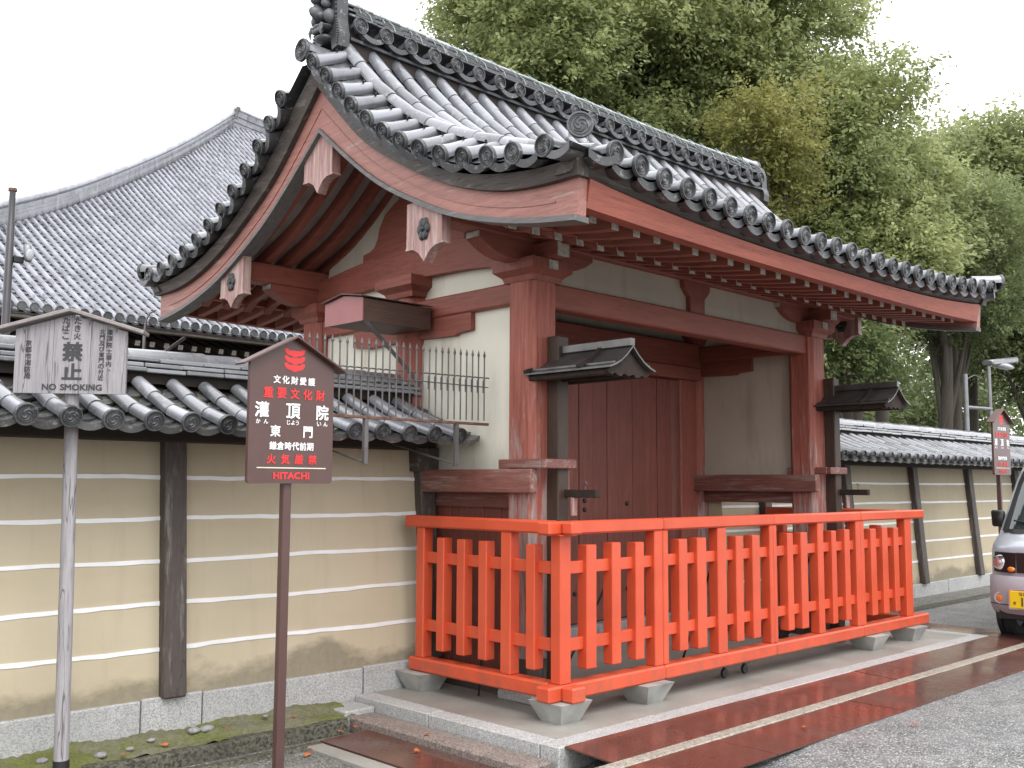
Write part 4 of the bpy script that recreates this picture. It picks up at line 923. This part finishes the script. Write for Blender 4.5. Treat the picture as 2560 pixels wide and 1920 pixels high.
# ================================================================== IRON SPIKES ON THE WALL, BOX, LANTERN HOODS
sf = thing('spike_fence', 'grey iron spear-topped guard fence standing out from the wall roof', 'fence', (-.5, .9, 1.75))
bar = MB(); bar.tube([(0, 0, 0), (0, 0, .455)], .0058, 6); bar.tube([(0, 0, .45), (0, 0, .468), (0, 0, .505)], [.0045, .011, .001], 6); bar = bar.mesh('spike_bar', 'iron')
hoop = MB(); hoop.tube([(0, .012, .20), (0, .012, .285), (.012, .012, .305), (.030, .012, .312), (.058, .012, .310)], .0048, 5); hoop = hoop.mesh('hoop', 'iron')
for i in range(27):
    x = -1.308+.0566*i; inst(sf, 'spike_bar', bar, (x, .9, 1.775+.0008*i)); inst(sf, 'hoop', hoop, (x, .9, 1.775+.0008*i))
part(sf, 'rail', MB().box(-1.34, .20, .885, .915, 1.762, 1.780, .002), 'rustiron'); part(sf, 'rail', MB().box(-1.34, .20, .893, .907, 2.035, 2.041, .001), 'iron')
for x in (-1.30, -.872, -.10):
    b = part(sf, 'bracket', MB().box(x-.015, x+.015, .885, .915, 1.47, 1.762, .002), 'iron'); part(b, 'stay', MB().tube([(x, .9, 1.48), (x-.03, 1.66, 1.66)], .008, 6), 'iron')
bx = thing('wooden_box', 'long red-ended wooden box braced out from the gate side above the spikes', 'box', (-.08, 1.86, 2.54))
def gab(x0, x1, y0, y1, z0, z1, za): return MB().prism([(0, y0, z0), (0, y0, z1), (0, (y0+y1)/2, za), (0, y1, z1), (0, y1, z0)][::-1], (x0, 0, 0), (x1-x0, 0, 0))
part(bx, 'body', gab(-.385, .26, 1.625, 2.10, 2.545, 2.71, 2.748), 'boxdark'); part(bx, 'end_panel', gab(-.395, -.385, 1.618, 2.107, 2.54, 2.712, 2.75), 'boxpink')
for s, y in ((-1, 1.60), (1, 2.125)): part(bx, 'roof_sheet', MB().bar((-.08, 1.8625, 2.763), (-.08, y, 2.721), .68, .008, (0, 0, 1), .002), 'boxdark')
part(bx, 'brace', MB().bar((-.36, 1.63, 2.545), (.24, 1.72, 2.12), .034, .006, (0, 1, 0), .001), 'iron')
MT['hoodwood'] = plain('dark_oiled_timber', (.034, .025, .021), .8, var=.35, scale=12, spec=.2)
def hood(label, px):
    t = thing('lantern_hood', label, 'lantern hood', (px, .44, ZP), 'roofed lantern posts by the gate')
    part(t, 'post', MB().box(px-.055, px+.055, .385, .495, ZP, 2.385, .008), wood('hood_post_wood', (.060, .034, .022), 'z', .25, (.17, .08, .03)) if 'hp' not in MT else MT['hp']); MT['hp'] = t.children[0].data.materials[0]
    for s in (-1, 1):
        sec = [(.0, 2.262), (.06, 2.205), (.12, 2.160), (.18, 2.130), (.235, 2.112)]
        pn = part(t, 'roof_panel', MB().strip([(px+s*a, .56, z) for a, z in sec], [(px+s*a, .56, z-.012) for a, z in sec], (0, -.80, 0)), 'copper', 40)
        for y in (.545, .05): part(pn, 'rib', MB().strip([(px+s*(a+.01), y, z+.022) for a, z in sec], [(px+s*a, y, z-.002) for a, z in sec], (0, -.032, 0)), 'hoodwood')
        part(pn, 'seam', MB().box(px+s*.17, px+s*.19, -.23, .55, 2.128, 2.146, .003), 'copper')
        part(t, 'eave_board', MB().box(px+s*.13, px+s*.20, -.19, .54, 2.062, 2.104, .008), 'hoodwood')
        sc = [(0, 2.235), (.10, 2.155), (.20, 2.100), (.225, 2.085), (.20, 2.068), (.165, 2.058), (.14, 2.075), (.11, 2.058), (.075, 2.052), (.05, 2.075), (.0, 2.058)]
        part(t, 'scalloped_board', MB().prism([(px+s*a, 0, z) for a, z in (sc if s == 1 else sc[::-1])], (0, -.20, 0), (0, .02, 0)), 'hoodwood')
    part(t, 'ridge', MB().bar((px, .40, 2.285), (px, -.235, 2.285), .05, .055, (0, 0, 1), .004), 'copper')
    part(t, 'frame', MB().box(px-.17, px+.17, -.15, -.12, 2.06, 2.09, .003).box(px-.02, px+.02, -.18, .40, 2.06, 2.10, .003), 'hoodwood')
    a = part(t, 'arm', MB().box(px+.006, px+.055, .10, .40, 1.258, 1.312, .004), 'hoodwood')
    part(a, 'hook', MB().tube([(px+.03, .21, 1.31), (px+.03, .21, 1.335), (px+.03, .195, 1.352), (px+.03, .208, 1.366), (px+.03, .224, 1.356)], .004, 6), 'iron')
    part(t, 'hanging_tab', MB().box(px+.0, px+.05, .30, .325, 1.13, 1.258, .008), 'pink')
    cl = part(t, 'collar', MB().box(px-.23, px+.09, .34, .384, 1.455, 1.520, .006), MT['waist']); part(cl, 'collar_side', MB().box(px-.235, px-.20, .384, .80, 1.455, 1.520, .006), MT['waist'])
hood('roofed lantern post with swept copper hood in front of the gate\'s left pillar', .445); hood('roofed lantern post with swept copper hood at the gate\'s right pillar', 4.345)

# ================================================================== POLES AND LAMPS
pl = thing('lamp_pole', 'dark pole with a clamped floodlight rising behind the wall at the left edge', 'pole', (-.84, 8, -.2))
part(pl, 'pole', MB().tube([(-.84, 8, -.2), (-.84, 8, 4.35), (-.84, 8, 4.36), (-.84, 8, 4.74)], [.052, .045, .038, .036], 14), 'darkpole', 40); part(pl, 'cap', MB().tube([(-.84, 8, 4.74), (-.84, 8, 4.775)], [.05, .05], 14), 'rustiron', 40)
fl = part(pl, 'floodlight', MB().obox((-.66, 7.93, 4.02), ((.9, -.3, .1), (.3, .9, 0), (-.1, 0, 1)), (.045, .05, .10), .03), 'metalgrey', 60); part(fl, 'lens', MB().ell((-.655, 7.87, 3.99), (.045, .02, .07), 12, 8), 'lens', 60); part(fl, 'clamp', MB().box(-.80, -.69, 7.95, 8.03, 3.90, 3.97, .004), 'black')
cp = thing('conduit_pole', 'thin hooked metal conduit rising beside the gate\'s rear eave tip', 'pole', (-.70, 4.6, 2.2))
part(cp, 'pipe', MB().tube([(-.70, 4.6, 2.1), (-.70, 4.6, 2.72), (-.69, 4.6, 2.84), (-.66, 4.6, 2.91), (-.60, 4.6, 2.945)], [.018, .016, .010, .008, .007], 8), 'iron', 50); part(cp, 'brace', MB().bar((-.68, 4.6, 2.42), (-.30, 4.6, 2.72), .02, .03), 'iron'); part(cp, 'brace', MB().bar((-.68, 4.6, 2.40), (-.25, 4.9, 2.60), .015, .02), 'iron')
sl = thing('street_lamp', 'grey street lamp on a twin-mast frame behind the right wall', 'lamp', (14.15, 3.0, -.2))
part(sl, 'mast', MB().tube([(14.15, 3, -.2), (14.15, 3, 3.40)], .045, 10), 'metalgrey', 40); part(sl, 'crossbar', MB().tube([(14.15, 3, 2.79), (15.31, 3, 2.82)], .035, 8), 'metalgrey', 40); part(sl, 'mast', MB().tube([(15.31, 3, 2.66), (15.31, 3, 3.65)], .034, 8), 'metalgrey', 40)
lh = part(sl, 'lamp_head', MB().obox((15.93, 3, 3.79), (Vector((1, 0, .13)).normalized(), (0, 1, 0), Vector((-.13, 0, 1)).normalized()), (.68, .11, .06), .04), 'metalgrey', 40); part(lh, 'lens', MB().ell((16.0, 2.98, 3.71), (.55, .10, .07), 12, 8), 'lens', 60)
part(sl, 'cable', MB().tube([(14.17, 3, 3.30), (14.6, 3, 3.42), (15.0, 3, 3.38), (15.30, 3, 3.20)], .007, 5), 'metalgrey')

# ================================================================== TREES
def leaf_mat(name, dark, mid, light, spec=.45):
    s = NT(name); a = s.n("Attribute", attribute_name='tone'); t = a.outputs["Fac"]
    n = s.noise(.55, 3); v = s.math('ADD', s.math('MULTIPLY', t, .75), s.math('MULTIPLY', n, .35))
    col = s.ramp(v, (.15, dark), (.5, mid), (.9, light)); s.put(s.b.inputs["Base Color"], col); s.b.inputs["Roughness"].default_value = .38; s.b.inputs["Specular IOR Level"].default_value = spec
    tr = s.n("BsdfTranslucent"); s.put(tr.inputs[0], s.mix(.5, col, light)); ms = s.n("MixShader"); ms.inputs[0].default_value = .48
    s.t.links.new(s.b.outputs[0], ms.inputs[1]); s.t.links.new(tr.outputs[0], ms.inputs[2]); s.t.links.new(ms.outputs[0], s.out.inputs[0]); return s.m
MT['leafA'] = leaf_mat('camphor_leaves', (.090, .122, .046), (.235, .285, .112), (.45, .475, .22))
MT['leafB'] = leaf_mat('yellowing_leaves', (.075, .085, .024), (.195, .20, .055), (.36, .35, .12))
MT['leafC'] = leaf_mat('dark_evergreen_leaves', (.055, .082, .034), (.138, .185, .070), (.28, .32, .14))
MT['leafD'] = leaf_mat('far_pale_leaves', (.095, .130, .055), (.22, .265, .105), (.36, .39, .18))
def leaves_mesh(name, lobes, per, size, mat):
    """lobes: (centre, radii, tone); leaves gathered on twigs near each lobe's surface"""
    C = []; TO = []; OUT = []
    for (c, r, tone) in lobes:
        nt = max(6, int(per*(r[0]*r[1]+r[0]*r[2]+r[1]*r[2])/3)); u = rng.normal(size=(nt, 3)); u /= np.linalg.norm(u, axis=1, keepdims=True)
        u[:, 2] = np.where(u[:, 2] < -.35, -u[:, 2]*.6, u[:, 2]); k = .50+.68*rng.random((nt, 1))**.7
        tw = np.array(c)+u*k*np.array(r); nl = 20
        td = u*.75+rng.normal(size=(nt, 3))*.55; td[:, 2] -= .25; td /= np.linalg.norm(td, axis=1, keepdims=True); q = size/.10
        P = np.repeat(tw, nl, 0)+np.repeat(td, nl, 0)*(rng.random((nt*nl, 1))*.46*q)+rng.normal(size=(nt*nl, 3))*np.array((.065, .065, .05))*q
        C.append(P); OUT.append(np.repeat(u, nl, 0)); tt = np.repeat(np.clip(tone+.16*rng.normal(size=nt), 0, 1), nl); TO.append(np.clip(tt+.14*rng.normal(size=nt*nl), 0, 1))
    P = np.concatenate(C); U = np.concatenate(OUT); T = np.concatenate(TO); n = len(P)
    d = U*.6+rng.normal(size=(n, 3))*.6; d[:, 2] = d[:, 2]*.5-.45; d /= np.linalg.norm(d, axis=1, keepdims=True)
    w = rng.normal(size=(n, 3)); w[:, 2] *= .45; w -= d*(w*d).sum(1, keepdims=True); w /= np.linalg.norm(w, axis=1, keepdims=True)
    L = size*(.75+.5*rng.random((n, 1))); Wd = L*.24; nn = np.cross(d, w)
    V = np.empty((n, 4, 3)); V[:, 0] = P-d*L*.5; V[:, 1] = P+w*Wd+nn*L*.06; V[:, 2] = P+d*L*.5; V[:, 3] = P-w*Wd+nn*L*.06
    me = bpy.data.meshes.new(name); me.vertices.add(n*4); me.vertices.foreach_set('co', V.astype(np.float32).ravel())
    F = np.arange(n*4).reshape(n, 4); tri = np.concatenate([F[:, [0, 1, 2]], F[:, [0, 2, 3]]], 1).reshape(-1, 3)
    me.loops.add(len(tri)*3); me.loops.foreach_set('vertex_index', tri.ravel().astype(np.int32)); me.polygons.add(len(tri)); me.polygons.foreach_set('loop_start', np.arange(0, len(tri)*3, 3, dtype=np.int32))
    me.update(calc_edges=True); at = me.attributes.new('tone', 'FLOAT', 'FACE'); at.data.foreach_set('value', np.repeat(T, 2).astype(np.float32)); me.materials.append(MT[mat]); return me
def tree(name, label, base, top, crown, rad, nl, per, size, mat, tone, lobe=1.0, trunk_r=.2, lean=(0, 0), limbs=9):
    t = thing(name, label, 'tree', base, 'trees behind the wall'); b = Vector(base); c = Vector(crown); R = Vector(rad); lobes = []
    for i in range(nl):
        u = Vector(rng.normal(size=3)); u.normalize(); k = (.35+.65*rng.random()**.5); p = c+Vector((u.x*R.x, u.y*R.y, u.z*R.z))*k; q = lobe*(.65+.6*rng.random())
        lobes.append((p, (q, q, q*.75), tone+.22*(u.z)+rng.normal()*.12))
    o = bpy.data.objects.new('crown', leaves_mesh('crown', [(l[0]-b, l[1], l[2]) for l in lobes], per, size, mat)); link(o, t)
    H = top; pts = [b+Vector((lean[0]*k*k+.08*math.sin(k*5+base[0]), lean[1]*k*k+.07*math.cos(k*4), H*k)) for k in np.linspace(0, 1, 8)]
    part(t, 'trunk', MB().tube(pts, [trunk_r*(1-.65*k) for k in np.linspace(0, 1, 8)], 10), 'bark', 60)
    for l in sorted(lobes, key=lambda q: -q[1][0])[:limbs]:
        s0 = pts[random.randint(3, 6)]; mid = (s0+Vector(l[0]))/2+Vector((0, 0, -.25)); part(t, 'limb', MB().tube([s0, mid, Vector(l[0])], [trunk_r*.38, trunk_r*.22, .02], 6), 'bark', 60)
    return t
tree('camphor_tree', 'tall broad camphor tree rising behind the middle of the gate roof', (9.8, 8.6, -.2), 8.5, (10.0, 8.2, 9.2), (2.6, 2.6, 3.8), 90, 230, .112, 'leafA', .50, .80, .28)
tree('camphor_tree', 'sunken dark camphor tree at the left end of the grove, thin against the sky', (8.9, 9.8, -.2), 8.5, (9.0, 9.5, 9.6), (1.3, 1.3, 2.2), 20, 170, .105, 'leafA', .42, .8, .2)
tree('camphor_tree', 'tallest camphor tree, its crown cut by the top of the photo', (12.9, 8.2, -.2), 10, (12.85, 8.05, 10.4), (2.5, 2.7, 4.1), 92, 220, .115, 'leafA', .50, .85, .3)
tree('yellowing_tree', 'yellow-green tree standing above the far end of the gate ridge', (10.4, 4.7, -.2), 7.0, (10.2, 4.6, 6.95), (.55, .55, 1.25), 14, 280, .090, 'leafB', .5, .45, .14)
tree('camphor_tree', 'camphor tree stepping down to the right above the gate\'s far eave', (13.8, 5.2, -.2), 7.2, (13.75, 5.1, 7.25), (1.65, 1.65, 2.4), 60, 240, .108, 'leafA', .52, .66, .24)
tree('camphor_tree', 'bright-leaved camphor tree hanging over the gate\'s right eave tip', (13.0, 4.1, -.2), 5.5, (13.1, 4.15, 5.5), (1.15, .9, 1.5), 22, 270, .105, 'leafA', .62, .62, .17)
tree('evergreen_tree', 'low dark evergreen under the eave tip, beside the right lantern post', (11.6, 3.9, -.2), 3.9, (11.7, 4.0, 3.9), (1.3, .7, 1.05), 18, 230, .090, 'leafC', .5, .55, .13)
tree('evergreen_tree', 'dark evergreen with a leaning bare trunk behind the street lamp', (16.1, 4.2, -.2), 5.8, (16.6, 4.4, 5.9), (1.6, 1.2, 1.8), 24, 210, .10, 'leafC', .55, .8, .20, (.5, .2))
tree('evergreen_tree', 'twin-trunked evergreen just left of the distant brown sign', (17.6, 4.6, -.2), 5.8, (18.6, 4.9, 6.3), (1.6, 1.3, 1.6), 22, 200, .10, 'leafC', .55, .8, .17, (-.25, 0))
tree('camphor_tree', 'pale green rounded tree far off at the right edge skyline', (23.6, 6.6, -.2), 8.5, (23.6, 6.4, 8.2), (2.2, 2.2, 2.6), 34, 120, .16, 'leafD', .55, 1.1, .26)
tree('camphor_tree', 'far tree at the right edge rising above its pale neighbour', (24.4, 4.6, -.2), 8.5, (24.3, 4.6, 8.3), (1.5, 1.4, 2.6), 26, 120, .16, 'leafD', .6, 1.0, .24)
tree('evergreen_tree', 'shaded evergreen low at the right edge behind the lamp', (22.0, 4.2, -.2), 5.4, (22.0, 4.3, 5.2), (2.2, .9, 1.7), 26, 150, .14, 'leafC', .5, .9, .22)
# bare thin shrub and the far grove seen between trunks
mb = leaves_mesh('grove', [((26+2.3*i, 15+rng.normal()*1.5, 3.4+rng.random()*2.2), (2.6, 2.0, 2.4), .4) for i in range(9)]+[((17+1.4*i, 12+rng.normal(), 2.2+rng.random()), (1.6, 1.4, 1.7), .35) for i in range(5)], 45, .26, 'leafC')
tag(link(bpy.data.objects.new('grove', mb)), 'dim green undergrowth and far trees seen between the trunks', None, None, 'stuff')
for bxp, lab in (((15.0, 4.0, -.2), 'bare leafless shrub showing pale twigs between the trunks'),):
    t = thing('bare_shrub', lab, 'shrub', bxp); b = Vector(bxp); m = MB()
    for k in range(26):
        a = random.uniform(0, 6.28); s = random.uniform(.3, 1.1); p0 = b+Vector((0, 0, random.uniform(1.5, 2.0))); p1 = p0+Vector((math.cos(a)*s*.5, math.sin(a)*s*.4, .5)); p2 = p1+Vector((math.cos(a)*s*.6+random.uniform(-.2, .2), math.sin(a)*s*.5, random.uniform(.2, .7))); m.tube([p0, p1, p2], [.016, .010, .003], 5)
    part(t, 'twigs', m, 'bark', kind='stuff'); part(t, 'stem', MB().tube([b, b+Vector((.05, 0, 1.0)), b+Vector((0, 0, 2.0))], [.05, .04, .03], 8), 'bark', 60)

# ================================================================== VAN
MT['vanpaint'] = None
s = NT('silver_lilac_van_paint'); MT['vanpaint'] = s.fin(s.ramp(s.noise(3, 2), (.3, (.46, .48, .54)), (.7, (.50, .52, .58))), .32, metal=.35, coat=.8, coatr=.08)
MT['bumper'] = NT('mauve_bumper_plastic').fin((.43, .40, .44), .40)
MT['vglass'] = NT('van_glass').fin((.030, .042, .040), .04, spec=.8, coat=.6, coatr=.03)
MT['blackpl'] = NT('black_plastic').fin((.014, .014, .015), .35); MT['rubber'] = plain('tyre_rubber', (.020, .020, .021), .75)
MT['chrome'] = NT('headlight_reflector').fin((.75, .78, .82), .12, metal=.9, coat=.7, coatr=.03); MT['amber'] = NT('amber_lens').fin((.75, .19, .01), .2, coat=.6); MT['yplate'] = NT('yellow_number_plate').fin((.80, .55, .010), .4)
VX, VY, VZ = 5.80, -1.135, -.165
van = thing('parked_van', 'silver lilac van with a yellow number plate, cut by the right edge', 'van', (VX, VY, VZ))
side = [(.06, .26), (.0, .34), (-.015, .48), (-.005, .60), (.02, .64), (.03, .86), (.07, .93), (.17, .99), (.24, 1.03), (.30, 1.10), (.66, 1.66), (.78, 1.76), (1.0, 1.81), (2.2, 1.835), (3.0, 1.81), (3.18, 1.72), (3.24, 1.2), (3.26, .5), (3.2, .26)]
ysn = [-.735, -.725, -.69, -.62, -.45, -.2, 0, .2, .45, .62, .69, .725, .735]
def vpt(px, pz, y, off=0.):
    tum = 1-.115*max(0, (pz-.95)/.87)**1.3; a = abs(y)/.735; rnd = .15*a**5 if px < 1.2 else (-.10*a**5 if px > 2.9 else 0)
    zr = -.05*a**6 if pz > 1.6 else 0; return Vector((VX+px+rnd, VY+y*tum, VZ+pz+zr))
m = MB(); G = [[vpt(a, b, y) for y in ysn] for a, b in side]; m.grid(G)
for j, fl in ((0, 1), (-1, 0)):
    ring = [G[i][j] for i in range(len(side))]; o = len(m.v); m.add(ring, [tuple(range(len(ring)))[::(1 if fl else -1)]])
part(van, 'body', m, 'vanpaint', 40)
part(van, 'underbody', MB().box(VX+.1, VX+3.1, VY-.66, VY+.66, VZ+.2, VZ+.30, .01), 'blackpl')
def vpatch(p0, p1, y0, y1, n=8, off=.006, yl0=None, yl1=None):
    P = []
    for i in range(5):
        t = i/4; a = lerp(p0[0], p1[0], t); b = lerp(p0[1], p1[1], t); A = lerp(y0, yl0 if yl0 is not None else y0, t); B = lerp(y1, yl1 if yl1 is not None else y1, t)
        P.append([vpt(a-off*1.0, b+off*.5, lerp(A, B, j/n)) for j in range(n+1)])
    return MB().grid(P)
ws_ = part(van, 'windscreen', vpatch((.285, 1.075), (.66, 1.66), -.64, .64, 12, .008, -.60, .60), 'vglass', 60)
part(ws_, 'wiper', MB().bar(vpt(.27, 1.08, .05)+Vector((-.03, 0, .01)), vpt(.33, 1.17, .58)+Vector((-.03, 0, .0)), .016, .016), 'blackpl'); part(ws_, 'surround', vpatch((.255, 1.045), (.285, 1.078), -.68, .68, 12, .010), 'blackpl'); part(ws_, 'surround', vpatch((.27, 1.06), (.69, 1.69), .635, .70, 3, .010, .60, .67), 'blackpl')
part(van, 'bumper', MB().grid([[vpt(a-.022, b, y*1.012) for y in ysn] for a, b in ((.07, .26), (.0, .33), (-.018, .36), (-.022, .50), (-.012, .60), (.012, .635))]), 'bumper', 60)
part(van, 'bumper_groove', MB().grid([[vpt(-.042, b, y*1.013) for y in ysn] for b in (.352, .360)]), 'blackpl')
part(van, 'grille', vpatch((.018, .665), (.028, .86), -.45, .45, 8, .010), 'blackpl')
part(van, 'emblem_bar', vpatch((.016, .74), (.020, .76), -.30, .30, 6, .016), 'chrome')
for sg in (1, -1):
    hl = part(van, 'headlight', vpatch((.018, .660), (.030, .855), sg*.46, sg*.70, 8, .014, sg*.45, sg*.685), 'blackpl')
    c = vpt(.0, .76, sg*.615)+Vector((.012, 0, 0)); part(hl, 'reflector', MB().ell(c, (.025, .085, .075), 14, 8), 'chrome', 60); part(hl, 'bulb', MB().ell(c+Vector((-.02, 0, 0)), (.015, .022, .022), 10, 6), 'lens', 60)
    part(hl, 'indicator', MB().ell(vpt(.0, .70, sg*.50)+Vector((.0, 0, 0)), (.015, .038, .026), 12, 6), 'amber', 60)
    c = vpt(-.035, .415, sg*.618); fg = MB(); 
    lathe_y(fg, [(.060, -.03), (.058, .004), (.050, .008), (.045, .0), (.002, .0)], 18, 0); fg.v = [(c.x-p[1], c.y+p[0], c.z+p[2]) for p in fg.v]; f_ = part(van, 'fog_lamp', fg, 'bumper', 40); part(f_, 'lens', MB().ell((c.x-.004, c.y, c.z), (.010, .036, .036), 14, 6), 'amber', 60)
    mm = part(van, 'mirror', MB().obox(vpt(.42, 1.17, sg*.735)+Vector((-.02, sg*.07, .01)), ((1, 0, 0), (0, 1, 0), (0, .05*sg, 1)), (.035, .065, .085), .028), 'blackpl', 60); part(mm, 'stalk', MB().bar(vpt(.44, 1.10, sg*.70), vpt(.42, 1.13, sg*.735)+Vector((0, sg*.05, 0)), .03, .03), 'blackpl')
    part(van, 'side_window', MB().add([vpt(a, b, sg*.735)+Vector((0, sg*.006, 0)) for a, b in ((.48, 1.12), (1.25, 1.12), (1.25, 1.62), (.76, 1.62))], [(0, 1, 2, 3)]), 'vglass'); part(van, 'side_window', MB().add([vpt(a, b, sg*.735)+Vector((0, sg*.006, 0)) for a, b in ((1.35, 1.12), (2.95, 1.12), (2.95, 1.62), (1.35, 1.62))], [(0, 1, 2, 3)]), 'vglass')
    for wx in (.48, 2.72):
        w_ = MB(); lathe_y(w_, [(.17, -.07), (.245, -.07), (.268, -.05), (.272, 0), (.268, .05), (.245, .07), (.17, .07)], 28, 0); cy = VY+sg*.655
        w_.v = [(p[0]+VX+wx, p[1]+cy, p[2]+VZ+.272) for p in w_.v]; wh = part(van, 'tyre', w_, 'rubber', 40); part(wh, 'rim', MB().tube([(VX+wx, cy-.06, VZ+.272), (VX+wx, cy+sg*.062, VZ+.272)], .172, 20), 'metalgrey', 40)
        part(van, 'wheel_arch', MB().tube([(VX+wx, cy+sg*.02, VZ+.285), (VX+wx, cy+sg*.062, VZ+.285)], .315, 24), 'blackpl', 40)
np_ = part(van, 'number_plate', MB().box(VX-.062, VX-.050, VY+.165, VY+.495, VZ+.335, VZ+.50, .004), 'yplate'); part(np_, 'plate_frame', MB().box(VX-.052, VX-.046, VY+.150, VY+.510, VZ+.32, VZ+.515, .006), 'chrome')
vpl = lambda u, z: ((VX-.0635, VY+.495-u, VZ+z), (0, -1, 0), (0, 0, 1), (-1, 0, 0))
write(np_, 'なに', .125, .475, .036, vpl, 'blacklet', .01); write(np_, 'き', .045, .385, .032, vpl, 'blacklet', .01); write(np_, '1', .115, .400, .085, vpl, 'blacklet', .01, .014)
# ================================================================== SMALL THINGS ON THE GROUND
for i, (x, y, r) in enumerate([(-1.70, 1.45, .042), (-1.62, 1.445, .046), (-1.98, 1.43, .026), (-2.30, 1.37, .038), (-2.13, 1.38, .026), (-1.20, 1.47, .022), (-2.6, 1.42, .034)]):
    m = MB().ell((0, 0, 0), (r, r*.72, r*.45), 12, 8); m.v = [tuple(np.array(p)*(1+.12*math.sin(7*p[0]/r+i)*math.cos(5*p[1]/r))) for p in m.v]
    solo('pebble', m, 'stonepeb', 'rounded grey pebble lying in the moss at the foot of the wall', 'pebble', 'pebbles in the moss', None or (0, 0, 0), 60).location = (x, y, -.125-.3*(1.55-y)+.006)
lf = MB().grid([[(-.028, -.006, 0), (-.01, -.018, .008), (.012, -.014, .004), (.03, 0, .010)], [(-.028, .004, .006), (-.008, .018, .0), (.014, .013, .008), (.03, .001, .010)]])
LV = [(-.62, .55, -.198), (-.70, 1.18, -.245), (-.86, 1.12, -.240), (-1.15, 1.0, -.275), (-1.24, .92, -.28), (-1.5, 1.42, -.165), (1.05, -1.08, -.142), (1.65, -1.5, -.15), (-.80, .42, -.240), (-1.95, 1.33, -.175), (-2.2, 1.30, -.178), (-1.05, 1.38, -.16)]
for i, (x, y, z) in enumerate(LV):
    o = solo('fallen_leaf', lf, 'leaffall', 'small curled orange leaf fallen on the wet ground', 'leaf', 'fallen leaves'); o.location = (x, y, z+.004); o.rotation_euler = (0, 0, i*1.7); o.scale = (.8+.1*(i % 5),)*3
